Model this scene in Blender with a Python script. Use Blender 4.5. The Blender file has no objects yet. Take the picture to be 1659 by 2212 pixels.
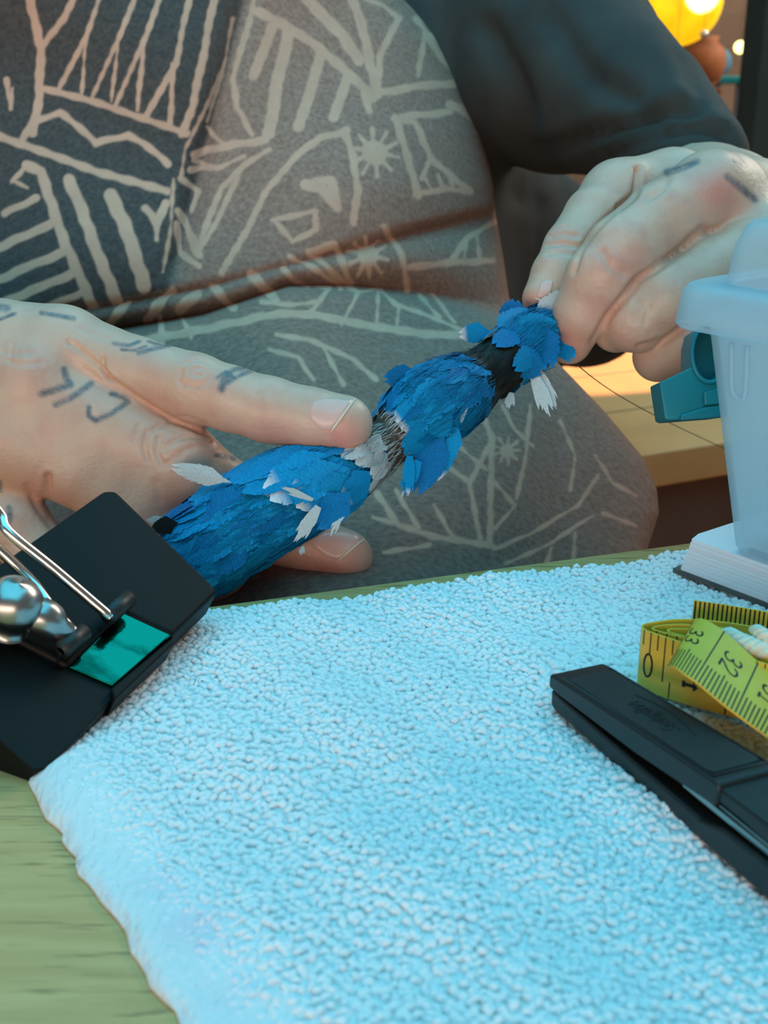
import bpy, math, random
import numpy as np
from mathutils import Vector, Matrix
from mathutils.bvhtree import BVHTree

random.seed(7); rng = np.random.default_rng(7)
SC = bpy.context.scene
COL = SC.collection

# ------------------------------------------------------------------ camera
FPX = 2600.0                       # focal length in pixels of the 1659 x 2212 frame
PITCH = math.radians(20.0)
T = 0.56                           # table top height
CAM = np.array([0.0, 0.0, T + 0.119])
RT = np.array([1.0, 0.0, 0.0])
FW = np.array([0.0, math.cos(PITCH), -math.sin(PITCH)])
UP = np.array([0.0, math.sin(PITCH), math.cos(PITCH)])
cd = bpy.data.cameras.new('camera'); cam = bpy.data.objects.new('camera', cd); COL.objects.link(cam)
cd.sensor_fit = 'VERTICAL'; cd.sensor_height = 36.0; cd.lens = 36.0 * FPX / 2212.0
cd.clip_start = 0.01; cd.clip_end = 60
cam.location = CAM; cam.rotation_euler = (math.radians(90) - PITCH, 0, 0)
cd.dof.use_dof = True; cd.dof.focus_distance = 0.300; cd.dof.aperture_fstop = 30.0
SC.camera = cam

# ------------------------------------------------------------------ light
W = bpy.data.worlds.new('world'); SC.world = W; W.use_nodes = True
bg = W.node_tree.nodes['Background']; bg.inputs[0].default_value = (0.68, 0.66, 0.62, 1); bg.inputs[1].default_value = 0.18

def area(name, loc, rot, sx, sy, col, energy):
    l = bpy.data.lights.new(name, 'AREA'); l.shape = 'RECTANGLE'; l.size = sx; l.size_y = sy
    l.color = col; l.energy = energy
    o = bpy.data.objects.new(name, l); COL.objects.link(o); o.location = loc; o.rotation_euler = rot
    return o
# daylight coming down through a turquoise awning, and the open side of the stall behind the camera
area('awning_daylight', (0.0, 0.32, T + 1.25), (0, 0, 0), 1.7, 2.2, (0.07, 0.70, 0.98), 20.5)
area('open_side_daylight', (-0.35, -1.25, T + 0.16), (math.radians(88), 0, math.radians(-14)), 1.8, 0.55, (1.0, 0.72, 0.58), 14)
area('yard_daylight', (2.3, 2.6, 2.2), (0, math.radians(30), 0), 1.6, 1.6, (1.0, 0.88, 0.74), 55)
sp = bpy.data.lights.new('sun_through_gap', 'SPOT'); sp.energy = 420; sp.color = (1.0, 0.62, 0.36); sp.spot_size = math.radians(13); sp.spot_blend = 0.15
so = bpy.data.objects.new('sun_through_gap', sp); COL.objects.link(so)
so.location = (1.35, 1.85, 1.9)
so.rotation_euler = (Vector((0.20, 1.125, T - 0.105)) - Vector(so.location)).to_track_quat('-Z', 'Y').to_euler()

VS = SC.view_settings
VS.view_transform = 'Standard'; VS.look = 'None'; VS.gamma = 1.0; VS.use_curve_mapping = False; VS.exposure = 0.18
CY = SC.cycles
CY.max_bounces = 5; CY.diffuse_bounces = 3; CY.glossy_bounces = 3; CY.transmission_bounces = 4; CY.transparent_max_bounces = 8
CY.caustics_reflective = False; CY.caustics_refractive = False; CY.use_adaptive_sampling = True; CY.adaptive_threshold = 0.04

# ------------------------------------------------------------------ helpers
def P(px, py, d):                   # pixel of the frame at a distance along the view axis (metres) -> world
    return CAM + d * (FW + (px - 829.5) / FPX * RT - (py - 1106.0) / FPX * UP)
def ray(px, py):
    return FW + (px - 829.5) / FPX * RT - (py - 1106.0) / FPX * UP
def tp(px, py, h=0.003):            # pixel -> point on the horizontal plane h above the table
    r = ray(px, py); return CAM + r * ((T + h - CAM[2]) / r[2])
def pix(v):                         # world points -> pixels
    q = np.asarray(v) - CAM; z = q @ FW
    return np.stack([829.5 + FPX * (q @ RT) / z, 1106.0 - FPX * (q @ UP) / z], -1), z
def C2W(c):                         # camera space millimetres (right, up, depth) -> world
    c = np.asarray(c) * 0.001
    return CAM + c[:, :1] * RT + c[:, 1:2] * UP + c[:, 2:3] * FW

WLOC = {}
def empty(name, loc, label, cat, group=None):
    o = bpy.data.objects.new(name, None); COL.objects.link(o); o.location = loc
    o.empty_display_size = 0.02
    WLOC[o] = np.array(loc, float); tag(o, label, cat, group); return o
def tag(o, label=None, cat=None, group=None, kind=None):
    if label: o['label'] = label
    if cat: o['category'] = cat
    if group: o['group'] = group
    if kind: o['kind'] = kind
    return o
def mesh_np(name, v, f):
    me = bpy.data.meshes.new(name)
    v = np.asarray(v, np.float32)
    if isinstance(f, np.ndarray):
        n, k = f.shape
        me.vertices.add(len(v)); me.vertices.foreach_set('co', v.ravel())
        me.loops.add(n * k); me.loops.foreach_set('vertex_index', f.astype(np.int32).ravel())
        me.polygons.add(n); me.polygons.foreach_set('loop_start', np.arange(0, n * k, k, dtype=np.int32))
        me.update(calc_edges=True); me.validate()
    else:
        me.from_pydata([tuple(map(float, q)) for q in v], [], f)
    return me
def obj(name, v, f, mat, parent=None, smooth=True, attr=None, uv=None):
    v = np.asarray(v, float)
    if parent is not None: loc = v.mean(0)
    else:
        loc = v.mean(0); loc[2] = v[:, 2].min()
    me = mesh_np(name, v - loc, f)
    if smooth: me.polygons.foreach_set('use_smooth', np.ones(len(me.polygons), bool))
    if attr is not None:
        for k, a in attr.items():
            at = me.color_attributes.new(k, 'FLOAT_COLOR', 'POINT')
            b = np.ones((len(v), 4), np.float32); b[:, :a.shape[1]] = a; at.data.foreach_set('color', b.ravel())
    if uv is not None:
        ul = me.uv_layers.new(name='UVMap'); li = np.zeros(len(me.loops), np.int32); me.loops.foreach_get('vertex_index', li)
        ul.data.foreach_set('uv', np.asarray(uv, np.float32)[li].ravel())
    me.materials.append(mat)
    o = bpy.data.objects.new(name, me); COL.objects.link(o)
    WLOC[o] = loc
    if parent is not None:
        o.parent = parent; o.location = loc - WLOC[parent]
    else: o.location = loc
    return o
def grid_faces(nu, nv, closed_u=False, closed_v=False):     # vertices index i*nv + j
    f = []
    i = np.arange(nu if closed_u else nu - 1); j = np.arange(nv if closed_v else nv - 1)
    I, J = np.meshgrid(i, j, indexing='ij'); I2 = (I + 1) % nu; J2 = (J + 1) % nv
    return np.stack([I * nv + J, I2 * nv + J, I2 * nv + J2, I * nv + J2], -1).reshape(-1, 4)
def resample(pts, n):
    pts = np.asarray(pts, float); d = np.r_[0, np.cumsum(np.linalg.norm(np.diff(pts, axis=0), axis=1))]
    t = np.linspace(0, d[-1], n); return np.stack([np.interp(t, d, pts[:, k]) for k in range(pts.shape[1])], -1)
def spline(pts, n):                 # Catmull-Rom through the points
    p = np.asarray(pts, float); p = np.vstack([2 * p[0] - p[1], p, 2 * p[-1] - p[-2]]); out = []
    m = len(p) - 3; ts = np.linspace(0, m, n)
    for t in ts:
        i = min(int(t), m - 1); u = t - i; a, b, c, d = p[i:i + 4]
        out.append(0.5 * (2 * b + (c - a) * u + (2 * a - 5 * b + 4 * c - d) * u * u + (3 * b - a - 3 * c + d) * u ** 3))
    return np.array(out)
def tube(path, rad, n=10, caps=True):
    path = np.asarray(path, float); m = len(path); rad = np.broadcast_to(rad, (m,))
    tg = np.gradient(path, axis=0); tg /= np.linalg.norm(tg, axis=1)[:, None] + 1e-12
    u = np.cross(tg[0], [0, 0, 1.0]);
    if np.linalg.norm(u) < 1e-3: u = np.cross(tg[0], [0, 1.0, 0])
    V = []
    for i in range(m):
        u = u - tg[i] * (u @ tg[i]); u /= np.linalg.norm(u); w = np.cross(tg[i], u)
        a = np.linspace(0, 2 * np.pi, n, endpoint=False)
        V.append(path[i] + rad[i] * (np.cos(a)[:, None] * u + np.sin(a)[:, None] * w))
    f = grid_faces(m, n, closed_v=True).tolist(); V = np.vstack(V)
    if caps: f.append(list(range(n))[::-1]); f.append(list(range((m - 1) * n, m * n)))
    return V, f
def prism(poly, ext):               # planar polygon (world points) extruded by vector
    poly = np.asarray(poly, float); n = len(poly)
    v = np.vstack([poly, poly + np.asarray(ext)])
    f = [list(range(n))[::-1], list(range(n, 2 * n))] + [[i, (i + 1) % n, n + (i + 1) % n, n + i] for i in range(n)]
    return v, f
def merge(*parts):
    V = []; Fs = []; o = 0
    for v, f in parts:
        V.append(np.asarray(v, float)); Fs += [[int(k) + o for k in q] for q in (f.tolist() if isinstance(f, np.ndarray) else f)]; o += len(v)
    return np.vstack(V), Fs
def bevel(o, w, seg=2, ang=35):
    m = o.modifiers.new('bevel', 'BEVEL'); m.width = w; m.segments = seg; m.limit_method = 'ANGLE'; m.angle_limit = math.radians(ang)
    w_ = o.modifiers.new('wn', 'WEIGHTED_NORMAL'); return o
def lathe(prof, c, ax=(0, 0, 1), n=32):
    ax = np.asarray(ax, float); ax /= np.linalg.norm(ax); u = np.cross(ax, [0.3, 1, 0.2]); u /= np.linalg.norm(u); w = np.cross(ax, u)
    a = np.linspace(0, 2 * np.pi, n, endpoint=False); V = []
    for r, h in prof: V.append(np.asarray(c) + h * ax + r * (np.cos(a)[:, None] * u + np.sin(a)[:, None] * w))
    m = len(prof); f = grid_faces(m, n, closed_v=True).tolist(); f.append(list(range(n))[::-1]); f.append(list(range((m - 1) * n, m * n)))
    return np.vstack(V), f
def seg_dist(p, poly):              # distance of points p (n,2) to a polyline
    best = np.full(len(p), 1e9)
    for a, b in zip(poly[:-1], poly[1:]):
        a = np.asarray(a, float); b = np.asarray(b, float); ab = b - a
        t = np.clip(((p - a) @ ab) / (ab @ ab + 1e-9), 0, 1); d = np.linalg.norm(p - a - t[:, None] * ab, axis=1)
        best = np.minimum(best, d)
    return best
def vnormals(v, q):
    n = np.zeros_like(v); a = v[q[:, 2]] - v[q[:, 0]]; b = v[q[:, 3]] - v[q[:, 1]]; fn = np.cross(a, b)
    for k in range(4): np.add.at(n, q[:, k], fn)
    return n / (np.linalg.norm(n, axis=1)[:, None] + 1e-12)

# ---------- signed distance bodies
def S(px, py, d, r): return np.array([(px - 829.5) / FPX * d, -(py - 1106.0) / FPX * d, d, r], float)
class SDF:
    def __init__(s, chains, h, pad=4):
        allp = np.vstack([np.vstack(c) for c, k in chains])
        s.lo = (allp[:, :3] - allp[:, 3:]).min(0) - pad; hi = (allp[:, :3] + allp[:, 3:]).max(0) + pad
        s.h = h; s.n = np.ceil((hi - s.lo) / h).astype(int) + 1
        s.F = np.full(s.n, 30.0, np.float32)
        for c, k in chains: s.add(c, k)
    def add(s, chain, k):
        ch = np.vstack(chain); R = ch[:, 3].max(); m = R + 6
        lo = np.maximum(((ch[:, :3].min(0) - m - s.lo) / s.h).astype(int), 0); hi = np.minimum(((ch[:, :3].max(0) + m - s.lo) / s.h).astype(int) + 2, s.n)
        ax = [(s.lo[i] + s.h * np.arange(lo[i], hi[i])).astype(np.float32) for i in range(3)]
        X, Y, Z = ax[0][:, None, None], ax[1][None, :, None], ax[2][None, None, :]
        D = None
        for a, b in zip(ch[:-1], ch[1:]):
            ab = (b - a)[:3]; l2 = float(ab @ ab) + 1e-9
            t = ((X - a[0]) * ab[0] + (Y - a[1]) * ab[1] + (Z - a[2]) * ab[2]) / l2; np.clip(t, 0, 1, out=t)
            d = np.sqrt((X - a[0] - t * ab[0]) ** 2 + (Y - a[1] - t * ab[1]) ** 2 + (Z - a[2] - t * ab[2]) ** 2) - (a[3] + t * (b[3] - a[3]))
            D = d if D is None else smin(D, d, 1.5)
        sl = tuple(slice(lo[i], hi[i]) for i in range(3))
        s.F[sl] = smin(s.F[sl], D, k)
    def mesh(s):
        F = s.F; ins = F < 0; n = s.n
        c = np.zeros(tuple(n - 1), np.int8)
        for i in (0, 1):
            for j in (0, 1):
                for k in (0, 1): c += ins[i:n[0] - 1 + i, j:n[1] - 1 + j, k:n[2] - 1 + k]
        act = np.argwhere((c > 0) & (c < 8)); idx = np.full(tuple(n - 1), -1, np.int32); idx[tuple(act.T)] = np.arange(len(act))
        acc = np.zeros((len(act), 3)); cnt = np.zeros(len(act))
        for axis in range(3):
            o1, o2 = [a for a in range(3) if a != axis]
            for i in (0, 1):
                for j in (0, 1):
                    p = act.copy(); p[:, o1] += i; p[:, o2] += j; q = p.copy(); q[:, axis] += 1
                    a = F[tuple(p.T)]; b = F[tuple(q.T)]; m = (a < 0) != (b < 0)
                    t = a[m] / (a[m] - b[m]); pos = p[m].astype(float); pos[:, axis] += t
                    acc[m] += pos; cnt[m] += 1
        v = s.lo + s.h * acc / cnt[:, None]
        Q = []
        for axis in range(3):
            o1, o2 = [(1, 2), (2, 0), (0, 1)][axis]
            sl = [slice(1, -1)] * 3; sl[axis] = slice(0, -1); sl2 = list(sl); sl2[axis] = slice(1, None)
            A = ins[tuple(sl)]; B = ins[tuple(sl2)]
            e = np.argwhere(A != B); off = np.ones(3, int); off[axis] = 0
            flip = A[tuple(e.T)]; e = e + off
            def cell(d1, d2):
                p = e.copy(); p[:, o1] += d1; p[:, o2] += d2; return idx[tuple(p.T)]
            q = np.stack([cell(-1, -1), cell(0, -1), cell(0, 0), cell(-1, 0)], -1)
            q[~flip] = q[~flip][:, ::-1]; Q.append(q)
        return v, np.vstack(Q)
def smin(a, b, k):
    h = np.maximum(k - np.abs(a - b), 0) / k
    return np.minimum(a, b) - h * h * (k * 0.25)
def laplace(v, q, it=2, lam=0.5):
    for _ in range(it):
        s = np.zeros_like(v); c = np.zeros(len(v))
        for a, b in ((0, 1), (1, 2), (2, 3), (3, 0)):
            np.add.at(s, q[:, a], v[q[:, b]]); np.add.at(c, q[:, a], 1)
            np.add.at(s, q[:, b], v[q[:, a]]); np.add.at(c, q[:, b], 1)
        v = v + lam * (s / c[:, None] - v)
    return v

# ------------------------------------------------------------------ materials
def lin(r, g, b):
    return tuple(((c / 255) / 12.92 if c / 255 <= 0.04045 else ((c / 255 + 0.055) / 1.055) ** 2.4) for c in (r, g, b)) + (1,)
class Mat:
    def __init__(s, name, col=(0.5, 0.5, 0.5, 1), rough=0.5, **kw):
        s.m = bpy.data.materials.new(name); s.m.use_nodes = True; s.t = s.m.node_tree; s.N = s.t.nodes
        s.b = s.N['Principled BSDF']; s.out = s.N['Material Output']
        s.b.inputs['Base Color'].default_value = col; s.b.inputs['Roughness'].default_value = rough
        for k, v in kw.items(): s.b.inputs[k.replace('_', ' ')].default_value = v
    def n(s, t, **kw):
        x = s.N.new(t)
        for k, v in kw.items():
            if hasattr(x, k): setattr(x, k, v)
            else: x.inputs[k.replace('_', ' ')].default_value = v
        return x
    def l(s, a, b): s.t.links.new(a, b)
    def noise(s, scale, coord='Object', stretch=None, detail=4, rough=0.55):
        tc = s.n('ShaderNodeTexCoord'); no = s.n('ShaderNodeTexNoise'); no.inputs['Scale'].default_value = scale
        no.inputs['Detail'].default_value = detail; no.inputs['Roughness'].default_value = rough
        src = tc.outputs[coord]
        if stretch:
            mp = s.n('ShaderNodeMapping'); mp.inputs['Scale'].default_value = stretch[:3]
            if len(stretch) > 3: mp.inputs['Rotation'].default_value = (0, 0, stretch[3])
            s.l(src, mp.inputs[0]); src = mp.outputs[0]
        s.l(src, no.inputs['Vector']); return no
    def mix(s, fac, a, b, mode='MIX'):
        x = s.n('ShaderNodeMix'); x.data_type = 'RGBA'; x.blend_type = mode
        for i, v in ((0, fac), (6, a), (7, b)):
            if hasattr(v, 'links'): s.l(v, x.inputs[i])
            else: x.inputs[i].default_value = v
        return x.outputs[2]
    def ramp(s, src, p0, p1, c0=(0, 0, 0, 1), c1=(1, 1, 1, 1)):
        r = s.n('ShaderNodeValToRGB'); e = r.color_ramp.elements; e[0].position = p0; e[1].position = p1; e[0].color = c0; e[1].color = c1
        s.l(src, r.inputs[0]); return r.outputs[0]
    def col(s, src): s.l(src, s.b.inputs['Base Color'])
    def bump(s, src, dist, strength=1.0):
        b = s.n('ShaderNodeBump'); b.inputs['Strength'].default_value = strength; b.inputs['Distance'].default_value = dist
        s.l(src, b.inputs['Height'])
        if s.b.inputs['Normal'].links: s.l(s.b.inputs['Normal'].links[0].from_socket, b.inputs['Normal'])
        s.l(b.outputs[0], s.b.inputs['Normal'])
    def attr(s, name):
        a = s.n('ShaderNodeAttribute'); a.attribute_name = name; sp = s.n('ShaderNodeSeparateColor'); s.l(a.outputs['Color'], sp.inputs[0]); return sp.outputs

def plain(name, col, rough=0.5, var=0.12, scale=60, bump=0, bscale=900, **kw):
    m = Mat(name, col, rough, **kw); no = m.noise(scale)
    dark = tuple(c * (1 - var) for c in col[:3]) + (1,); lite = tuple(min(1, c * (1 + var)) for c in col[:3]) + (1,)
    m.col(m.ramp(no.outputs[0], 0.3, 0.7, dark, lite))
    if bump: m.bump(m.noise(bscale).outputs[0], bump)
    return m.m

# skin: redness, tattoo ink
mk = Mat('skin', lin(222, 178, 156), 0.42)
a = mk.attr('skin'); nz = mk.noise(140); nz2 = mk.noise(38)
base = mk.ramp(nz2.outputs[0], 0.3, 0.72, lin(206, 170, 148), lin(220, 186, 164))
base = mk.mix(mk.ramp(nz.outputs[0], 0.45, 0.75), base, lin(206, 160, 142))
base = mk.mix(a[0], base, lin(214, 120, 110))
tn = mk.n('ShaderNodeMath', operation='MULTIPLY'); mk.l(a[1], tn.inputs[0]); mk.l(mk.ramp(mk.noise(420).outputs[0], 0.25, 0.6, (0.45, 0.45, 0.45, 1), (1, 1, 1, 1)), tn.inputs[1])
base = mk.mix(tn.outputs[0], base, lin(58, 84, 98))
mk.col(base)
mk.bump(mk.noise(900, stretch=(1, 0.6, 1), detail=2).outputs[0], 0.00022, 0.6)
M_SKIN = mk.m
M_NAIL = plain('nail', lin(226, 184, 172), 0.28, 0.05, 200)
M_NAILTIP = plain('nail_edge', lin(232, 222, 200), 0.35, 0.05, 300)

# printed apron: tan lines reserved out of a rubbed grey ground
mk = Mat('apron_print', rough=0.85)
a = mk.attr('print'); n1 = mk.noise(520, detail=6); n2 = mk.noise(90)
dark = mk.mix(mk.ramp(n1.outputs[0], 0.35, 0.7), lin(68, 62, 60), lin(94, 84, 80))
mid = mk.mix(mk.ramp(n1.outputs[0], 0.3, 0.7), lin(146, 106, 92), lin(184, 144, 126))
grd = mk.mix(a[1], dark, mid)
tan = mk.mix(mk.ramp(n2.outputs[0], 0.3, 0.7), lin(238, 184, 156), lin(222, 170, 144))
mk.col(mk.mix(a[0], grd, tan))
M_APRON = mk.m
mk = Mat('charcoal_jersey', lin(58, 62, 64), 0.9); no = mk.noise(30)
mk.col(mk.ramp(no.outputs[0], 0.3, 0.7, lin(46, 49, 48), lin(60, 63, 61))); 
M_SHIRT = mk.m

# feathers
def feather_mat(name, c0, c1, rough=0.55, tipwhite=None):
    m = Mat(name, c0, rough); oi = m.n('ShaderNodeObjectInfo')
    u = m.noise(1, 'UV', (9, 70, 1), 3); 
    c = m.mix(oi.outputs['Random'], c0, c1)
    c = m.mix(m.ramp(u.outputs[0], 0.35, 0.75), c, tuple(x * 0.66 for x in c0[:3]) + (1,))
    if tipwhite:
        tc = m.n('ShaderNodeTexCoord'); sx = m.n('ShaderNodeSeparateXYZ'); m.l(tc.outputs['UV'], sx.inputs[0])
        c = m.mix(m.ramp(sx.outputs[1], tipwhite, tipwhite + 0.16), c, lin(222, 230, 236))
    m.col(c); m.bump(u.outputs[0], 0.0006, 0.8)
    m.b.inputs['Specular IOR Level'].default_value = 0.25
    return m.m
M_BLUE = feather_mat('blue_feather', lin(0, 152, 214), lin(0, 168, 228))
M_BLUE2 = feather_mat('deep_blue_feather', lin(0, 118, 184), lin(0, 142, 208))
M_BTIP = feather_mat('white_tipped_blue_feather', lin(0, 156, 220), lin(0, 168, 230), tipwhite=0.84)
M_WHITE = feather_mat('white_feather', lin(226, 232, 232), lin(240, 242, 240))
M_BLACK = feather_mat('black_feather', lin(26, 28, 28), lin(36, 38, 36))
M_BROWN = plain('brown_wrap', lin(74, 56, 44), 0.6, 0.35, 500, 0.0002, 900)
M_CORE = plain('blue_core', lin(0, 104, 170), 0.7, 0.2, 300)

# towel, table, tools
mk = Mat('terry_towel', lin(232, 236, 238), 0.95)
dy_ = mk.attr('dye')                 # faint pink dye marks with a shape of their own
mk.col(mk.mix(dy_[0], lin(238, 240, 242), lin(226, 160, 200)))
mk.b.inputs['Specular IOR Level'].default_value = 0.1
M_TOWEL = mk.m
mk = Mat('towel_ground_weave', lin(236, 239, 241), 0.95); mk.b.inputs['Specular IOR Level'].default_value = 0.1
mk.col(mk.mix(mk.attr('dye')[0], lin(232, 236, 238), lin(226, 160, 200))); mk.bump(mk.noise(420, stretch=(1.6, .7, 1, .6), detail=3).outputs[0], 0.0011, 0.8)
M_TOWELB = mk.m
mk = Mat('pale_oak', rough=0.45)
g = mk.noise(26, stretch=(1.0, 14, 1, math.radians(-8)), detail=6, rough=0.6); g2 = mk.noise(60, stretch=(1.2, 26, 1, math.radians(-8)), detail=3)
c = mk.ramp(g.outputs[0], 0.3, 0.72, lin(202, 156, 98), lin(226, 182, 122))
c = mk.mix(mk.ramp(g2.outputs[0], 0.58, 0.70), c, lin(136, 98, 58)); mk.col(c); mk.bump(g2.outputs[0], 0.0002, 0.3)
M_OAK = mk.m
M_BENCH = plain('bench_timber', lin(222, 158, 98), 0.6, 0.1, 20)
M_BENCHDARK = plain('dark_timber', lin(104, 74, 58), 0.75, 0.2, 14)
M_GREY = plain('weathered_grey_timber', lin(132, 122, 108), 0.8, 0.15, 20)
M_BLKPL = plain('black_plastic', lin(26, 30, 31), 0.42, 0.1, 40, 0.00006, 2600)
M_BLKTEX = plain('textured_black_plastic', lin(30, 36, 36), 0.5, 0.15, 60, 0.00022, 2400)
M_BLKMET = plain('black_enamelled_steel', lin(12, 16, 16), 0.5, 0.1, 30, Specular_IOR_Level=0.16)
mk = Mat('teal_reflection_steel', lin(70, 98, 94), 0.12, Metallic=1.0); mk.col(mk.ramp(mk.noise(70, stretch=(1, 2.5, 1)).outputs[0], 0.36, 0.5, lin(6, 84, 70), lin(14, 128, 108)))  # awning reflection on the dark steel is put into the colour as teal patches
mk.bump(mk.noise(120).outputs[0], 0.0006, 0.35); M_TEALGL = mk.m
M_CHROME = plain('chrome_wire', lin(214, 214, 210), 0.13, 0.03, 50, Metallic=1.0)
M_STEEL = plain('brushed_steel', lin(168, 172, 170), 0.28, 0.1, 200, Metallic=1.0)
M_TAPE = plain('yellow_tape', lin(238, 198, 70), 0.42, 0.07, 90, 0.00008, 1500)
M_TAPEBACK = M_TAPE
M_INK = plain('black_ink', lin(24, 28, 30), 0.5, 0.1, 200)
M_CORD = plain('cotton_cord', lin(236, 232, 214), 0.9, 0.06, 400, 0.0003, 1800)
M_PAPER = plain('white_paper', lin(232, 234, 240), 0.7, 0.02, 40)
M_BOARD = plain('grey_board', lin(86, 84, 82), 0.7, 0.2, 200)
M_TEALPL = plain('teal_plastic', lin(0, 122, 134), 0.38, 0.06, 80)
mk = Mat('frosted_plastic', lin(206, 238, 248), 0.3)
tr = mk.n('ShaderNodeBsdfTransparent'); tr.inputs[0].default_value = (0.86, 0.94, 1.0, 1)
tl = mk.n('ShaderNodeBsdfTranslucent'); tl.inputs[0].default_value = lin(236, 244, 246)
m1 = mk.n('ShaderNodeMixShader'); m1.inputs[0].default_value = 0.42; mk.l(mk.b.outputs[0], m1.inputs[1]); mk.l(tl.outputs[0], m1.inputs[2])
m2 = mk.n('ShaderNodeMixShader'); m2.inputs[0].default_value = 0.46; mk.l(m1.outputs[0], m2.inputs[1]); mk.l(tr.outputs[0], m2.inputs[2])
mk.l(m2.outputs[0], mk.out.inputs[0]); mk.bump(mk.noise(70).outputs[0], 0.0004, 0.2)
M_TUB = mk.m
M_THREAD = plain('dark_thread', lin(70, 62, 54), 0.8, 0.1, 200)

# ------------------------------------------------------------------ setting: floor, far wall
def box(name, lo, hi, mat, parent=None, bw=0):
    lo = np.array(lo, float); hi = np.array(hi, float)
    v = np.array([[x, y, z] for x in (lo[0], hi[0]) for y in (lo[1], hi[1]) for z in (lo[2], hi[2])])
    f = [[0, 1, 3, 2], [4, 6, 7, 5], [0, 4, 5, 1], [2, 3, 7, 6], [0, 2, 6, 4], [1, 5, 7, 3]]
    o = obj(name, v, f, mat, parent, smooth=False)
    if bw: bevel(o, bw)
    return o
M_FLOOR = plain('brown_paving', lin(112, 84, 68), 0.85, 0.2, 6, 0.002, 60)
tag(box('floor', (-3, -2.5, -0.05), (3.5, 5.0, 0.0), M_FLOOR), kind='structure')
M_WALL = plain('warm_render', lin(150, 124, 104), 0.9, 0.18, 3, 0.003, 40)
tag(box('wall_back', (-3, 4.4, 0.0), (3.5, 4.5, 2.6), M_WALL), kind='structure')

# ------------------------------------------------------------------ table
e0 = tp(430, 1332, 0.0); e1 = tp(1440, 1196, 0.0)
ed = (e1 - e0)[:2]; ed /= np.linalg.norm(ed); en = np.array([-ed[1], ed[0]])       # along the edge, outward
def tpt(u, w, z): q = e0[:2] + ed * u - en * w; return np.array([q[0], q[1], z])
tab = empty('table', (0.1, 0.0, 0.0), 'pale oak table with grain under the white towel', 'table')
planks = [(-0.006, 0.28), (0.28, 0.56)]
for k, (w0, w1) in enumerate(planks):
    poly = [tpt(-0.75, w0 + .0004, T), tpt(0.75, w0 + .0004, T), tpt(0.75, w1 - .0004, T), tpt(-0.75, w1 - .0004, T)]
    v, f = prism(poly, (0, 0, -0.022)); o = obj('plank', v, f, M_OAK, tab, smooth=False); bevel(o, 0.0012)
for u in (-0.68, 0.68):
    for w in (0.05, 0.5):
        q = tpt(u, w, 0); v, f = prism([q + np.array([x, y, 0]) for x, y in ((-.025, -.025), (.025, -.025), (.025, .025), (-.025, .025))], (0, 0, T - 0.022))
        obj('leg', v, f, M_OAK, tab, smooth=False)

# ------------------------------------------------------------------ towel
tl_edge = [tp(20, 1600, .002), tp(75, 1700, .002), tp(150, 1830, .002), tp(240, 1960, .002), tp(320, 2090, .002), tp(395, 2215, .002), tp(520, 2420, .002)]
tl2 = np.array([[q[0], q[1]] for q in tl_edge]); top_l = tl2[0] + (tl2[0] - tl2[2]) / np.linalg.norm(tl2[0] - tl2[2]) * 0.022
far_pts = [tp(300, 1352, .002), tp(450, 1322, .002), tp(900, 1272, .002), tp(1440, 1205, .002)]
far2 = np.array([[q[0], q[1]] for q in far_pts])
def far_y(x): return np.interp(x, far2[:, 0], far2[:, 1], left=None) if False else far2[1, 1] + (x - far2[1, 0]) * (far2[3, 1] - far2[1, 1]) / (far2[3, 0] - far2[1, 0])
ly = np.r_[tl2[::-1, 1], top_l[1] + 0.03]; lx = np.r_[tl2[::-1, 0], top_l[0] - 0.012]
def left_x(y): return np.interp(y, ly, lx)
def swell(x, y): return 0.0006 * np.sin(x * 95 + 1.0 + y * 40) + 0.0005 * np.sin(y * 130 - x * 60) + 0.0004 * np.sin(x * 210 + y * 170)
tow = None
nu, nv = 90, 90
V = []
ys = np.linspace(0.03, 0.30, nv)
for i in range(nu):
    for j in range(nv):
        s = i / (nu - 1); y = 0.03 + (far_y(0.0) - 0.03) * j / (nv - 1)
        x0 = left_x(y); x = x0 + s * (0.24 - x0)
        yy = 0.03 + (far_y(x) - 0.03) * j / (nv - 1)
        x = left_x(yy) + s * (0.24 - left_x(yy)) + (0.0005 * math.sin(yy * 310) + 0.0004 * math.sin(yy * 770 + 2) + 0.00025 * math.sin(yy * 1900)) * (1 - s)
        z = T + 0.0022 + swell(x, yy)
        e = min(s * 0.3 / 0.004, (1 - j / (nv - 1)) * 0.2 / 0.003, 1.0)
        z = T + 0.0008 + (z - T - 0.0008) * math.sqrt(max(e, 0.0)) ; V.append((x, yy, z))
V = np.array(V); Vb = V.copy(); Vb[:, 2] = T + 0.0002
fa = grid_faces(nu, nv); fb = fa[:, ::-1] + nu * nv
rim = []
for i in range(nu - 1):
    for j, fl in ((0, 0), (nv - 1, 1)):
        a_, b_ = i * nv + j, (i + 1) * nv + j; q = [a_, b_, b_ + nu * nv, a_ + nu * nv]; rim.append(q if fl else q[::-1])
for j in range(nv - 1):
    for i, fl in ((0, 1), (nu - 1, 0)):
        a_, b_ = i * nv + j, i * nv + j + 1; q = [a_, b_, b_ + nu * nv, a_ + nu * nv]; rim.append(q if fl else q[::-1])
tow = empty('towel', (0.05, 0.16, T), 'white terry towel spread over the oak table', 'towel')
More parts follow.
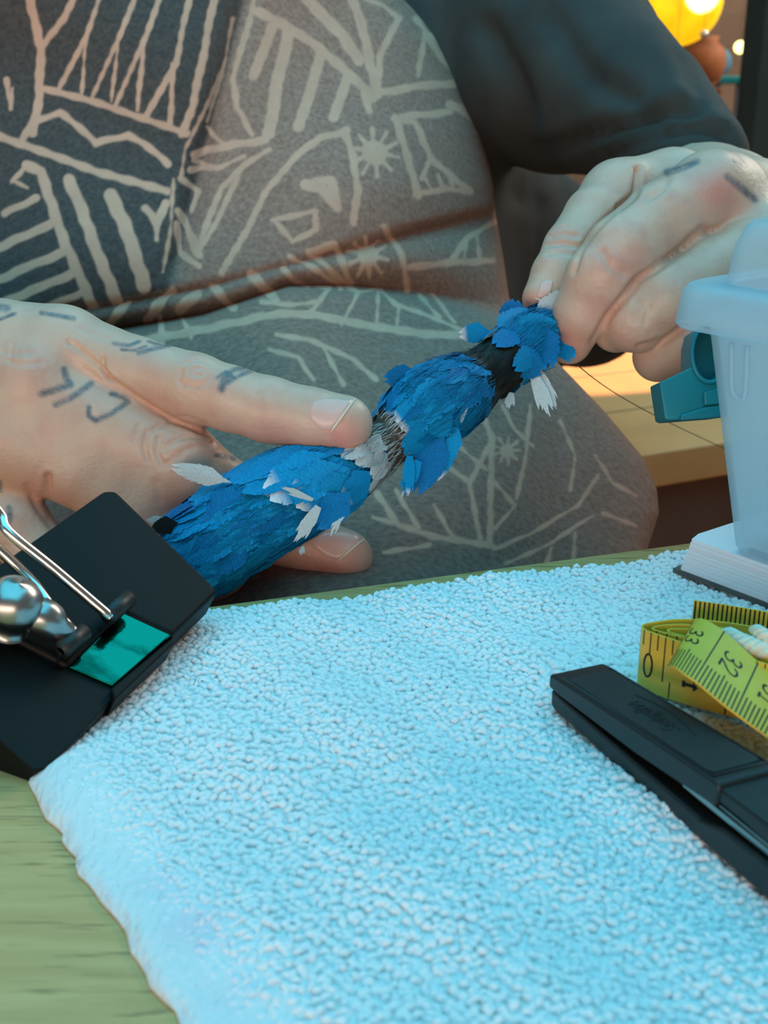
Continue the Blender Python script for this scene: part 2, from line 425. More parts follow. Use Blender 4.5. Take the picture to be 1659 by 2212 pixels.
def dye(v):
    d = np.zeros(len(v))
    for c, r, k in ((tp(330, 1880, .004), .0032, .4), (tp(365, 1915, .004), .0028, .3), (tp(405, 1975, .004), .0036, .55), (tp(435, 2010, .004), .003, .4), (tp(500, 2120, .004), .004, .25)):
        d = np.maximum(d, k * np.exp(-(((v - c) ** 2).sum(1)) / r ** 2) * (0.6 + 0.4 * np.sin(v[:, 0] * 3100) * np.sin(v[:, 1] * 2700)))
    return np.stack([d, d, d], -1)
tv_ = np.vstack([V, Vb]); obj('towel_cloth', tv_, np.vstack([fa, fb, np.array(rim)]), M_TOWELB, tow, attr={'dye': dye(tv_)})
# terry loops: bent yarn arcs standing in the cloth
sp_ = 0.00130
gx, gy = np.meshgrid(np.arange(-0.085, 0.175, sp_), np.arange(0.085, 0.30, sp_ * 1.12), indexing='ij')
gx = gx.ravel() + rng.uniform(-.5, .5, gx.size) * sp_; gy = gy.ravel() + rng.uniform(-.5, .5, gy.size) * sp_
hem = 0.0105 + 0.002 * np.sin(gy * 210) + 0.001 * np.sin(gy * 900)
keep = (gy < far_y(gx) - 0.0008) & (gx > left_x(gy) + hem * rng.uniform(0.35, 1.1, gx.size))
pp, _ = pix(np.stack([gx, gy, np.full(gx.size, T + .003)], -1)); keep &= (pp[:, 0] > -60) & (pp[:, 0] < 1720) & (pp[:, 1] < 2270)
gx, gy = gx[keep], gy[keep]; n = len(gx)
gz = T + 0.0021 + swell(gx, gy); hz = np.clip((gx - left_x(gy)) / 0.022, 0.12, 1)
ang = rng.uniform(0, 2 * np.pi, n) + 0.9 * np.sin(gx * 60 + gy * 45); Lh = rng.uniform(0.0007, 0.0012, n); Hh = rng.uniform(0.0004, 0.0009, n); tilt = rng.normal(0, 0.0004, n)
Rr = rng.uniform(0.00060, 0.00086, n) * (0.6 + 0.4 * hz); Hh = Hh * hz; gz = gz - 0.00035 * (1 - hz)
NS, NC = 5, 5
tt = np.linspace(-1, 1, NS)
dx, dy = np.cos(ang), np.sin(ang)
verts = np.zeros((n, NS, NC, 3))
prof = np.array([0.55, 0.95, 1.08, 0.95, 0.55])
for i, t in enumerate(tt):
    cx = gx + dx * Lh * t - dy * tilt * (1 - t * t); cy = gy + dy * Lh * t + dx * tilt * (1 - t * t); cz = gz + Hh * (1 - t * t) - 0.0003
    slope = -2 * t * Hh / Lh; nl = np.sqrt(1 + slope ** 2)
    nxv = np.stack([-dx * slope / nl, -dy * slope / nl, 1 / nl], -1); sd = np.stack([-dy, dx, np.zeros(n)], -1)
    for j in range(NC):
        a_ = 2 * np.pi * j / NC
        verts[:, i, j] = np.stack([cx, cy, cz], -1) + (prof[i] * Rr)[:, None] * (math.cos(a_) * nxv + math.sin(a_) * sd)
bf = grid_faces(NS, NC, closed_v=True)
faces = (bf[None] + (np.arange(n) * NS * NC)[:, None, None]).reshape(-1, 4)
lv = verts.reshape(-1, 3); tag(obj('terry_loops', lv, faces, M_TOWEL, tow, attr={'dye': dye(lv)}), kind='stuff')

# small dark hair clippings lying on the towel
for k, (x0, y0, x1, y1, which) in enumerate([(418, 1480, 422, 1465, 'longest of the four tiny dark hair clippings on the towel'), (392, 1463, 398, 1465, 'tiny dark hair clipping on the towel closest to the black clip'), (434, 1472, 438, 1474, 'shortest tiny dark hair clipping, in the middle of the four'), (463, 1465, 470, 1466, 'tiny dark hair clipping on the towel furthest from the clip')]):
    a_, b_ = tp(x0, y0, .0046), tp(x1, y1, .005); v, f = tube(spline([a_, (a_ + b_) / 2 + np.array([.0002, 0, .0003]), b_], 6), 0.00007, 5)
    tag(obj('hair_clipping', v, f, M_INK), which, 'hair', 'hair clippings on the towel')

# ------------------------------------------------------------------ person
person = empty('person', tuple(np.r_[P(100, 900, 0.66)[:2], 0.455]), 'seated person in printed apron and charcoal shirt holding a blue feathered stick', 'person')

# ---- hand resting on the feathers (fingers point right)
HL = [
 ([S(-420, 760, 345, 27), S(-230, 770, 335, 25)], 6),                                        # wrist
 ([S(-260, 720, 332, 15), S(0, 742, 318, 11.5), S(140, 752, 313, 11)], 7),                      # index metacarpal
 ([S(-260, 790, 328, 15), S(-40, 830, 314, 12), S(90, 850, 309, 12)], 7),                    # middle metacarpal
 ([S(-260, 860, 328, 15), S(-60, 925, 315, 12), S(20, 945, 311, 11.5)], 7),                  # ring metacarpal
 ([S(-260, 920, 332, 14), S(-120, 1010, 318, 11), S(-70, 1030, 314, 10.5)], 7),              # little metacarpal
 ([S(-250, 820, 338, 20), S(60, 860, 330, 14)], 8),                                            # palm body
 ([S(130, 750, 313, 10.5), S(290, 799, 309, 8.5), S(420, 838, 306, 8.75), S(500, 862, 304, 8.15), S(580, 885, 302.5, 8.2), S(670, 905, 301.5, 7.75), S(742, 916, 301, 7.3)], 2.0),   # index
 ([S(80, 850, 309, 12), S(230, 920, 310, 11), S(385, 998, 311, 10.8), S(480, 1065, 317, 9.4), S(575, 1138, 322, 8.5), S(665, 1180, 322, 8.2), S(742, 1207, 321, 7.9)], 1.8),       # middle
 ([S(10, 945, 311, 11), S(170, 1012, 310, 10.0), S(300, 1092, 313, 9.6), S(400, 1198, 318, 8), S(476, 1254, 319, 7.4)], 9),   # ring
 ([S(-80, 1030, 314, 10), S(30, 1130, 312, 9), S(110, 1230, 312, 8.2), S(190, 1320, 318, 7)], 2.5),   # little
 ([S(-200, 800, 345, 16), S(60, 850, 347, 12), S(260, 868, 343, 10), S(390, 885, 336, 9)], 4),   # thumb behind
]
# ---- hand pinching the tip (fingers point left)
HR = [
 ([S(1525, 455, 458, 25), S(1555, 478, 428, 25), S(1600, 505, 395, 23)], 8),                  # forearm, wrist
 ([S(1600, 500, 392, 20), S(1560, 432, 352, 13.5), S(1535, 422, 346, 12.5)], 8),                 # index metacarpal
 ([S(1640, 540, 388, 18), S(1640, 540, 345, 13)], 8),
 ([S(1660, 620, 388, 18), S(1690, 640, 348, 13)], 8),
 ([S(1660, 700, 388, 16), S(1710, 730, 355, 12)], 8),
 ([S(1590, 480, 392, 18), S(1450, 420, 378, 14), S(1330, 428, 370, 11)], 7),                   # thumb metacarpal
 ([S(1340, 426, 370, 11.2), S(1285, 470, 362, 9.2), S(1237, 540, 354, 8.6), S(1205, 595, 349, 7.6), S(1176, 645, 346, 6.4)], 3),   # thumb
 ([S(1530, 425, 345, 12.5), S(1430, 480, 336, 11), S(1345, 545, 330, 10.3), S(1296, 603, 329, 9.6), S(1258, 675, 333, 7.9), S(1230, 738, 338, 6.4)], 2),  # index
 ([S(1640, 540, 345, 13), S(1530, 600, 335, 10.6), S(1440, 645, 329, 9.8), S(1375, 690, 331, 8.9), S(1332, 708, 338, 7)], 1.0),     # middle
 ([S(1690, 640, 348, 12.5), S(1580, 700, 338, 9.6), S(1490, 740, 333, 8.6), S(1422, 770, 338, 7.2)], 1.0),                         # ring
 ([S(1710, 730, 355, 11), S(1620, 790, 345, 8.5), S(1540, 830, 345, 7)], 2),                                                       # little
]
# ---- arms, trunk and neck under the clothes
HB = [
 ([S(-420, 760, 345, 27), S(-800, 560, 480, 38), S(-1000, 350, 590, 44), S(-800, -500, 690, 52)], 20),
 ([S(1540, 470, 452, 21), S(1470, 330, 505, 15), S(1270, 150, 580, 34), S(960, -480, 690, 44)], 14),
 ([S(-350, 650, 700, 105), S(-350, -300, 700, 105), S(-250, -560, 700, 80)], 20),
 ([S(450, 650, 690, 105), S(420, -300, 690, 105), S(350, -560, 700, 80)], 20),
 ([S(-700, -560, 700, 55), S(60, -640, 700, 70), S(850, -540, 690, 55)], 25),
 ([S(60, -640, 700, 62), S(60, -1000, 690, 55)], 20),
 ([S(100, 640, 700, 110), S(450, 830, 640, 80), S(650, 1030, 560, 62)], 25),
]
creaseL = [  # polyline, width px, depth mm
 ([(222, 775), (224, 800), (238, 818)], 5, 0.9), ([(150, 740), (185, 765), (222, 800), (235, 818)], 6, 0.6),
 ([(238, 818), (300, 862), (370, 905), (440, 935), (500, 950)], 6, 0.7),
 # index middle joint wrinkle ring
 ([(392, 800), (386, 822), (396, 834)], 5, 0.45), ([(400, 786), (430, 778), (458, 790), (470, 806)], 5, 0.4), ([(414, 800), (432, 796), (440, 806), (428, 812), (416, 806)], 5, 0.45), ([(396, 826), (420, 834), (445, 828), (462, 812)], 5, 0.35),
 ([(580, 830), (572, 855), (565, 880)], 5, 0.25), ([(598, 836), (588, 862)], 4, 0.2), ([(560, 822), (552, 850)], 4, 0.2),
 # middle finger joint wrinkles
 ([(318, 935), (312, 965), (318, 990)], 6, 0.6), ([(345, 945), (340, 975), (350, 1000)], 6, 0.6), ([(330, 930), (365, 912), (400, 918), (430, 932)], 6, 0.55),
 ([(352, 970), (375, 955), (405, 945), (445, 948)], 5, 0.55), ([(360, 1000), (390, 978), (430, 962), (460, 958)], 5, 0.55), ([(365, 905), (400, 900), (440, 915)], 5, 0.35), ([(350, 1010), (372, 1000), (395, 985)], 5, 0.4),
 ([(300, 920), (290, 950)], 6, 0.3),
 # between ring and little
 ([(104, 1030), (106, 1060), (116, 1096)], 7, 1.3), ([(60, 1050), (80, 1095), (110, 1135)], 7, 0.6),
 ([(100, 1030), (96, 1070), (108, 1120)], 5, 0.4), ([(338, 1040), (345, 1080)], 8, 0.3),
 ([(10, 762), (40, 770), (75, 765)], 5, 0.25), ([(15, 780), (50, 792), (90, 785)], 5, 0.25), ([(30, 750), (25, 785)], 4, 0.2), ([(60, 755), (70, 795)], 4, 0.2), ([(160, 700), (190, 720), (240, 735)], 5, 0.2),
]
bumpL = [([(60, 775)], 55, -1.2), ([(430, 806)], 36, -0.35), ([(390, 965)], 55, -0.5), ([(112, 850)], 60, 0.8)]
creaseR = [
 ([(1505, 508), (1477, 536), (1417, 580), (1377, 604), (1346, 643), (1314, 683), (1294, 719), (1282, 739)], 8, 1.2), ([(1540, 665), (1480, 703), (1437, 735), (1381, 752)], 8, 1.1),
 ([(1338, 448), (1294, 488), (1258, 536), (1240, 588)], 6, 0.8),
 ([(1377, 366), (1375, 400), (1368, 424), (1338, 448)], 7, 1.8), ([(1440, 385), (1430, 405), (1400, 425)], 9, 0.8),
 ([(1190, 512), (1215, 505), (1245, 510)], 6, 0.5), ([(1185, 530), (1215, 526), (1248, 532)], 6, 0.6), ([(1182, 548), (1215, 546), (1242, 550)], 6, 0.4), ([(1195, 495), (1225, 490)], 6, 0.3),
 ([(1302, 548), (1318, 575), (1345, 590)], 9, 0.7), ([(1516, 496), (1540, 500), (1560, 495)], 8, 0.8), ([(1380, 655), (1370, 690)], 8, 0.4), ([(1400, 665), (1392, 695)], 8, 0.4),
]
bumpR = [([(1548, 395)], 42, -1.0), ([(1322, 560)], 40, -0.7), ([(1470, 470)], 70, 0.8)]
redL = [((60, 785), 55, .35), ((745, 945), 52, .75), ((700, 965), 50, .35), ((725, 1245), 75, .95), ((640, 1235), 50, .4), ((490, 1290), 50, .7), ((420, 815), 40, .2), ((390, 970), 60, .2), ((110, 1080), 50, .35), ((600, 950), 70, .2), ((330, 900), 60, .15)]
redR = [((1545, 410), 48, .75), ((1330, 575), 55, .4), ((1225, 750), 45, .65), ((1145, 665), 26, .9), ((1330, 740), 60, .25), ((1300, 690), 50, .3), ((1215, 525), 30, .3)]
tatL = [  # tattoo strokes: polyline, width px
 ([(139, 798), (147, 822), (152, 830)], 9), ([(88, 851), (115, 843), (140, 834), (152, 828)], 9), ([(120, 874), (150, 860), (178, 842), (197, 828)], 8),
 ([(192, 880), (192, 898), (206, 909), (232, 898), (258, 882), (276, 868), (268, 858), (240, 850)], 7),
 ([(0, 664), (14, 666)], 10), ([(0, 690), (20, 682), (32, 678)], 5), ([(90, 676), (120, 681), (160, 688)], 6),
 ([(245, 742), (280, 746), (300, 738)], 5), ([(300, 763), (335, 752), (372, 744)], 6), ([(262, 755), (290, 757), (315, 748)], 4), ([(320, 738), (345, 745)], 4),
 ([(478, 840), (484, 822), (500, 812)], 10), ([(480, 815), (505, 800), (540, 790)], 7), ([(490, 828), (515, 812), (548, 798)], 6), ([(470, 815), (490, 803)], 5),
 ([(466, 983), (485, 986), (505, 992)], 6), ([(20, 1098), (22, 1115), (18, 1130)], 8), ([(0, 1040), (2, 1060)], 5),
]
tatR = [([(1570, 385), (1600, 405), (1630, 430)], 10), ([(1440, 372), (1475, 362), (1505, 350)], 9), ([(1585, 345), (1600, 352)], 8)]

def finish(chains, h, crease=(), bumps=(), red=(), tat=(), smooth_it=1):
    s = SDF(chains, h); v, q = s.mesh(); v = laplace(v, q, smooth_it)
    n = vnormals(v, q); view = v / np.linalg.norm(v, axis=1)[:, None]; face = np.clip(-(n * view).sum(1) * 1.6, 0, 1)
    px = np.stack([829.5 + FPX * v[:, 0] / v[:, 2], 1106 - FPX * v[:, 1] / v[:, 2]], -1)
    disp = np.zeros(len(v)); R = np.zeros(len(v)); Tt = np.zeros(len(v))
    for poly, w, d in list(crease) + list(bumps):
        poly = spline(poly, 3 * len(poly)) if len(poly) > 2 else np.array(poly if len(poly) > 1 else [poly[0], (poly[0][0] + .1, poly[0][1])], float)
        lo = poly.min(0) - 4 * w; hi = poly.max(0) + 4 * w
        m = np.where((px > lo).all(1) & (px < hi).all(1) & (face > 0))[0]
        if len(m): 
            g = seg_dist(px[m], poly); disp[m] -= face[m] * d * (np.exp(-(g / w) ** 2) - (0.12 * np.exp(-((g - 2 * w) / w) ** 2) if d > 0 and w < 20 else 0))
    for c, r, a in red: R = np.maximum(R, 0.75 * a * face * np.exp(-((px - c) ** 2).sum(1) / r ** 2))
    for poly, w in tat:
        lo = np.min(poly, 0) - 4 * w; hi = np.max(poly, 0) + 4 * w
        m = np.where((px > lo).all(1) & (px < hi).all(1) & (face > 0.05))[0]
        if len(m): Tt[m] = np.maximum(Tt[m], np.clip(1.25 - seg_dist(px[m], np.array(poly, float)) / w, 0, 0.85))
    v = v + n * disp[:, None]
    return C2W(v), q, np.stack([R, Tt, np.zeros(len(v))], -1)
vl, ql, al = finish(HL, 0.6, creaseL, bumpL, redL, tatL)
vr, qr, ar = finish(HR, 0.65, creaseR, bumpR, redR, tatR)
vb, qb, ab_ = finish(HB, 5.0)
bodyV = np.vstack([vl, vr, vb]); bodyQ = np.vstack([ql, qr + len(vl), qb + len(vl) + len(vr)])
body = obj('body', bodyV, bodyQ, M_SKIN, person, attr={'skin': np.vstack([al, ar, ab_])})
body['label'] = 'bare tattooed hands and arms'

BVH = BVHTree.FromPolygons([Vector(x) for x in np.vstack([vl, vr])], np.vstack([ql, qr + len(vl)]).tolist())
def nail(outline, edge, name='fingernail', lift=0.00035):
    out = np.array(outline, float); c = out.mean(0); out = resample(np.vstack([out, out[:1]]), 29)[:-1]
    rings = [1.0, 0.93, 0.72, 0.45, 0.2]; V = []
    def hit(p):
        r = Vector(ray(*p)).normalized(); h = BVH.ray_cast(Vector(CAM), r)
        return h if h[0] is not None and h[3] < 0.45 else BVH.find_nearest(Vector(P(p[0], p[1], 0.32)))
    def put(q, k):
        h = hit(q); nn = np.array(h[1]); nn = nn if nn @ ray(*q) < 0 else -nn; return np.array(h[0]) + nn * k
    for k, s in enumerate(rings):
        for p in out: V.append(put(c + (p - c) * s, lift * (-0.3 if k == 0 else (0.7 if k == 1 else 1.0))))
    V.append(put(c, lift)); m = len(out); f = grid_faces(len(rings), m, closed_v=True).tolist(); b_ = (len(rings) - 1) * m
    f += [[b_ + i, b_ + (i + 1) % m, len(V) - 1] for i in range(m)]
    V = np.array(V); V = V + 0
    me = obj(name, V, f, M_NAIL, body)
    import bmesh
    bm = bmesh.new(); bm.from_mesh(me.data); bmesh.ops.recalc_face_normals(bm, faces=bm.faces)
    if sum((fc.normal.dot(Vector(CAM - V.mean(0))) > 0) for fc in bm.faces) < len(bm.faces) / 2: bmesh.ops.reverse_faces(bm, faces=bm.faces)
    bm.to_mesh(me.data); bm.free()
    e = spline(np.array(edge, float), 10) if len(edge) > 2 else resample(edge, 8)
    v, f = tube(np.array([put(p, lift * .75) for p in e]), np.r_[.00012, np.full(len(e) - 2, .00026), .00012], 6); obj('nail_edge', v, f, M_NAILTIP, me)
nail([(678, 866), (705, 859), (735, 860), (764, 864), (742, 895), (716, 930), (694, 930), (677, 916), (668, 900), (668, 882)], [(766, 863), (742, 896), (716, 931)])
nail([(672, 1176), (690, 1194), (708, 1206), (730, 1211), (760, 1186), (786, 1164), (770, 1148), (740, 1144), (700, 1150)], [(730, 1212), (758, 1188), (786, 1165)])
nail([(1166, 612), (1178, 604), (1196, 606), (1194, 622), (1188, 636), (1172, 646), (1158, 645)], [(1157, 645), (1172, 648), (1188, 637)])

# ---- charcoal shirt
SH = [
 ([S(-420, -560, 700, 108), S(-360, 100, 700, 122), S(-340, 650, 690, 128)], 25),
 ([S(430, -560, 720, 92), S(450, 60, 695, 118), S(520, 300, 672, 138), S(560, 680, 655, 136)], 25),
 ([S(-700, -560, 700, 66), S(60, -620, 710, 74), S(850, -540, 700, 58)], 25),
 ([S(-800, -560, 690, 62), S(-1020, 330, 595, 54), S(-900, 480, 530, 46)], 20),
 ([S(900, -520, 680, 56), S(1100, -40, 620, 46), S(1215, 150, 578, 49), S(1385, 240, 522, 30), S(1500, 345, 486, 22)], 20),
 ([S(800, 520, 690, 110), S(1120, 590, 720, 62), S(1260, 640, 740, 44)], 25),
]
foldS = [([(1150, 335), (1300, 285), (1420, 245), (1505, 232)], 16, 6), ([(1260, 350), (1400, 300), (1500, 272), (1570, 290)], 14, 5), ([(1440, 90), (1480, 160), (1510, 200)], 16, 3),
         ([(1050, 60), (1120, 220), (1130, 420)], 30, 8), ([(1200, 40), (1260, 150), (1360, 210)], 30, 5), ([(1180, 420), (1300, 330), (1420, 300)], 18, -3), ([(1420, 60), (1470, 170), (1440, 230)], 22, -3)]
vs, qs, _ = finish(SH, 4.0, foldS, smooth_it=3)
o = obj('shirt', vs, qs, M_SHIRT, person); o['label'] = 'plain charcoal shirt with pushed-up sleeve'

# ---- printed apron
NXA, NYA = 430, 470
fold1 = np.array([(-250, 690), (0, 668), (200, 650), (450, 605), (700, 537), (900, 482), (1060, 446), (1200, 420)], float)
fold2 = np.array([(-250, 790), (0, 765), (263, 714), (444, 684), (624, 622), (762, 624), (901, 640), (1040, 668), (1110, 690), (1200, 720)], float)
edgeR = np.array([(-120, 820), (0, 905), (90, 960), (180, 1000), (290, 1040), (400, 1062), (460, 1066), (560, 1084), (640, 1095), (668, 1103), (720, 1145), (790, 1205), (890, 1300), (1000, 1392), (1060, 1414), (1110, 1418), (1160, 1402), (1210, 1385), (1300, 1375), (1380, 1370)], float)
def apron_depth(px, py, xr):
    xc = xr - 760; s = np.clip((px - xc) / (xr - xc), 0, 1)
    R = np.interp(py, [500, 660, 800, 1100], [0.125, 0.10, 0.045, 0.05])
    d = 0.490 + R * (1 - np.sqrt(np.clip(1 - s ** 2, 0, 1)))
    d += 0.02 * np.clip((xc - px) / 900, 0, 1) ** 2
    y1 = np.interp(px, fold1[:, 0], fold1[:, 1]); y2 = np.interp(px, fold2[:, 0], fold2[:, 1])
    up = y1 - py                                    # px above the first fold
    k1 = 1.0
    belly = -0.030 * np.exp(-(np.maximum(up, 0) / 260) ** 2) * k1
    under = 0.026 * np.clip(-up / 16, 0, 1)
    mid = np.clip((py - y1) / np.maximum(y2 - y1, 20), 0, 1)
    roll = -0.022 * np.sin(np.pi * np.clip(mid, 0, 1) ** 0.8) - 0.012 * mid
    lap = np.clip((py - y2), 0, None)
    edge2 = -0.030 * np.clip(lap / 14, 0, 1)
    lapd = -0.00021 * lap
    d = d + belly + np.where(up < 0, under + roll, 0) + np.where(lap > 0, edge2 + lapd, 0)
    # gentle drapery
    d += 0.003 * np.sin(px * 0.011 + py * 0.006) + 0.002 * np.sin(py * 0.013 - px * 0.009)
    d += 0.007 * np.exp(-((px - (500 - 0.25 * (py - 100))) / 26) ** 2) * (up > 0) * np.clip(up / 60, 0, 1)
    return d
ty = np.linspace(-120, 1380, NYA); A_px = np.zeros((NXA, NYA, 2)); 
for j, y in enumerate(ty):
    xr = np.interp(y, edgeR[:, 0], edgeR[:, 1]); ss = 1 - (1 - np.linspace(0, 1, NXA)) ** 1.0
    A_px[:, j, 0] = -220 + ss * (xr + 220); A_px[:, j, 1] = y
px_ = A_px.reshape(-1, 2); xr_ = np.interp(px_[:, 1], edgeR[:, 0], edgeR[:, 1])
dd = apron_depth(px_[:, 0], px_[:, 1], xr_)
# soften the depth field across neighbouring rows
D2 = dd.reshape(NXA, NYA)
for _ in range(10): D2[:, 1:-1] = 0.25 * D2[:, :-2] + 0.5 * D2[:, 1:-1] + 0.25 * D2[:, 2:]
for _ in range(4): D2[1:-1] = 0.25 * D2[:-2] + 0.5 * D2[1:-1] + 0.25 * D2[2:]
dd = D2.ravel()
AV = CAM + dd[:, None] * (FW + ((px_[:, 0] - 829.5) / FPX)[:, None] * RT - ((px_[:, 1] - 1106) / FPX)[:, None] * UP)
k = 1.4426; K = lambda pts: [(x / k, y / k) for x, y in pts]
K6 = lambda pts: [(600 + x / 1.8433, 500 + y / 1.8433) for x, y in pts]
ST = []                              # reserved tan lines of the print: (polyline, half width)
def st(w, *pts): ST.append((K(pts), 1.15 * w / 2 / k))
def s6(w, *pts): ST.append((K6(pts), 1.25 * w / 2 / 1.8433))
st(24, (90, -60), (95, 0), (130, 150), (125, 300), (105, 420)); st(20, (130, 150), (200, 60), (250, -40)); st(14, (22, 250), (35, 330)); st(12, (40, 280), (35, 340))
st(13, (320, -60), (310, 0), (270, 120), (185, 285)); st(9, (270, 125), (258, 295)); st(13, (430, -60), (420, 0), (375, 120), (290, 305)); st(9, (372, 125), (350, 320))
st(14, (510, -60), (495, 0), (460, 110), (360, 335)); st(13, (450, 135), (430, 345)); st(16, (600, -60), (590, 0), (565, 110), (548, 200), (455, 370)); st(14, (540, 205), (530, 400)); st(20, (675, -60), (665, 0), (640, 130), (600, 330), (565, 420))
st(19, (140, 278), (300, 320), (440, 370), (580, 420)); st(19, (75, 435), (105, 385), (190, 355), (250, 400), (300, 450), (400, 425), (450, 450), (525, 515)); st(22, (-150, 380), (0, 428), (90, 460), (300, 540), (520, 600))
st(28, (85, 520), (130, 540), (200, 750), (290, 950)); st(14, (85, 520), (40, 570)); st(10, (40, 565), (90, 590)); st(20, (20, 668), (115, 622)); st(24, (-150, 850), (0, 775), (178, 695)); st(24, (-150, 960), (0, 875), (100, 830), (215, 785)); st(24, (-60, 985), (60, 925), (240, 850)); st(18, (80, 980), (190, 940), (260, 910))
st(32, (215, 565), (250, 640), (300, 780), (365, 935)); st(38, (345, 612), (395, 720), (450, 890)); st(22, (455, 655), (490, 700), (515, 640)); st(14, (490, 700), (488, 750))
st(8, (700, 180), (640, 330), (575, 470), (560, 560)); st(9, (720, 60), (690, 220), (640, 380)); st(8, (540, 560), (530, 700), (505, 850))
st(15, (800, -20), (770, 100), (728, 250), (740, 340), (785, 425)); st(28, (850, 70), (790, 240)); st(34, (895, 110), (862, 260), (838, 420)); st(30, (1000, 175), (960, 300), (930, 400)); st(28, (1080, 245), (1040, 370)); st(20, (1130, 290), (1150, 350))
st(26, (800, 40), (900, 90), (1000, 160), (1080, 230), (1160, 310)); st(32, (930, -30), (990, 40), (1060, 110), (1115, 190)); st(26, (1085, -30), (1130, 100), (1155, 220), (1175, 300)); st(20, (1172, 290), (1180, 180), (1240, 62)); st(12, (1240, 62), (1190, 20), (1130, 0))
st(22, (1175, 295), (1300, 272), (1460, 258)); st(14, (1320, 100), (1300, 240)); st(20, (1320, 105), (1370, 180), (1440, 250)); st(26, (1400, 330), (1440, 345), (1500, 400)); st(14, (1290, 60), (1330, 110), (1380, 120))
st(22, (600, 482), (700, 460), (830, 440)); st(12, (640, 395), (700, 455)); st(12, (600, 500), (680, 530), (760, 490)); st(18, (590, 530), (660, 525))
st(19, (1080, 412), (1000, 435), (930, 480), (830, 600), (770, 720), (690, 850)); st(20, (1072, 412), (1100, 500), (1112, 600), (1098, 700)); st(15, (840, 470), (760, 520), (690, 590), (650, 690), (620, 790)); st(22, (622, 800), (590, 720), (550, 660)); st(15, (620, 790), (680, 690), (740, 560)); st(16, (560, 560), (620, 600), (600, 660)); st(18, (545, 700), (560, 790), (620, 830))
st(30, (950, 578), (1000, 590), (1030, 610)); st(26, (985, 575), (1040, 640)); st(26, (1000, 572), (1030, 565), (1050, 650)); st(15, (850, 690), (980, 662), (985, 720)); st(15, (855, 690), (910, 755), (980, 722))
for cx, cy, r in ((1165, 480, 34), (1142, 800, 28)):
    st(2 * r, (cx, cy), (cx + 1, cy))
    for q in range(10): an = q * 0.63 + 0.2; st(11, (cx, cy), (cx + 2.2 * r * math.cos(an), cy + 2.2 * r * math.sin(an)))
st(20, (1228, 368), (1262, 480), (1300, 615)); st(18, (1228, 370), (1290, 385), (1340, 500), (1460, 600)); st(16, (1290, 610), (1380, 590), (1460, 600)); st(20, (1225, 372), (1400, 352)); st(10, (1320, 560), (1345, 600)); st(10, (1360, 545), (1375, 595)); st(10, (1400, 560), (1410, 595)); st(12, (1330, 510), (1310, 560))
st(18, (960, 785), (1040, 762), (1090, 880)); st(16, (960, 790), (1090, 890)); st(16, (1190, 705), (1250, 800), (1268, 910)); st(18, (1270, 832), (1400, 820), (1530, 815)); st(16, (1400, 820), (1450, 750), (1540, 690)); st(10, (1450, 760), (1440, 815)); st(10, (1480, 730), (1490, 815)); st(22, (660, 890), (730, 965)); st(26, (780, 855), (830, 900), (860, 940)); st(24, (460, 990), (540, 905)); st(20, (330, 1010), (400, 945)); st(24, (560, 960), (620, 920)); st(14, (880, 840), (960, 900)); st(14, (1040, 860), (1060, 905)); st(12, (900, 800), (1000, 850))
# lap
s6(26, (-700, 470), (-300, 400), (0, 335), (150, 342), (350, 380), (600, 420), (740, 420)); s6(14, (120, 215), (205, 235), (130, 330)); s6(14, (180, 170), (320, 250), (250, 380)); s6(13, (320, 250), (400, 235), (470, 300), (560, 330), (740, 405)); s6(12, (400, 240), (390, 370)); s6(12, (480, 310), (470, 390)); s6(12, (560, 260), (640, 350)); s6(12, (610, 250), (700, 370)); s6(14, (-60, 290), (60, 300), (150, 290)); s6(16, (0, 420), (130, 440), (300, 520), (390, 600)); s6(14, (-30, 480), (80, 510), (140, 600)); s6(14, (180, 470), (260, 620)); s6(14, (-380, 350), (-340, 430)); s6(20, (-470, 330), (-455, 450))
s6(20, (810, 735), (848, 830), (843, 1000), (838, 1260)); s6(15, (650, 925), (762, 1012), (842, 850)); s6(15, (760, 1015), (800, 1235)); s6(12, (700, 850), (830, 960)); s6(13, (1000, 700), (985, 880), (945, 1070)); s6(12, (890, 700), (940, 800), (1010, 860)); s6(20, (395, 1050), (480, 1180), (620, 1225), (850, 1262)); s6(14, (470, 1040), (560, 1190)); s6(14, (380, 1150), (520, 1190)); s6(14, (420, 1290), (600, 1260)); s6(12, (850, 1275), (1000, 1210), (1190, 1100), (1270, 980)); s6(12, (900, 1330), (1060, 1260), (1250, 1140)); s6(12, (1080, 1270), (1060, 1340)); s6(12, (1180, 1210), (1170, 1330)); s6(10, (1260, 900), (1330, 1010), (1420, 1060)); s6(10, (1120, 760), (1180, 900), (1160, 1040)); s6(12, (560, 760), (660, 900)); s6(14, (620, 1100), (700, 1240)); s6(10, (1290, 1130), (1420, 1180)); s6(12, (860, 1010), (940, 1100), (860, 1190))
s6(44, (905, 880), (906, 881))
for q in range(9): an = q * 0.7; s6(9, (905, 880), (905 + 55 * math.cos(an), 880 + 55 * math.sin(an)))
mask = np.zeros(len(px_)); wob = 2.0 * np.sin(px_[:, 0] * 0.11 + px_[:, 1] * 0.07) + 1.4 * np.sin(px_[:, 1] * 0.19 - px_[:, 0] * 0.05)
for poly, hw in ST:
    poly = np.array(poly, float); lo = poly.min(0) - hw - 8; hi = poly.max(0) + hw + 8
    m = np.where((px_ > lo).all(1) & (px_ < hi).all(1))[0]
    if len(m): mask[m] = np.maximum(mask[m], np.clip((hw + 2.0 + wob[m] * 0.6 - seg_dist(px_[m], poly)) / 4.0, 0, 1))
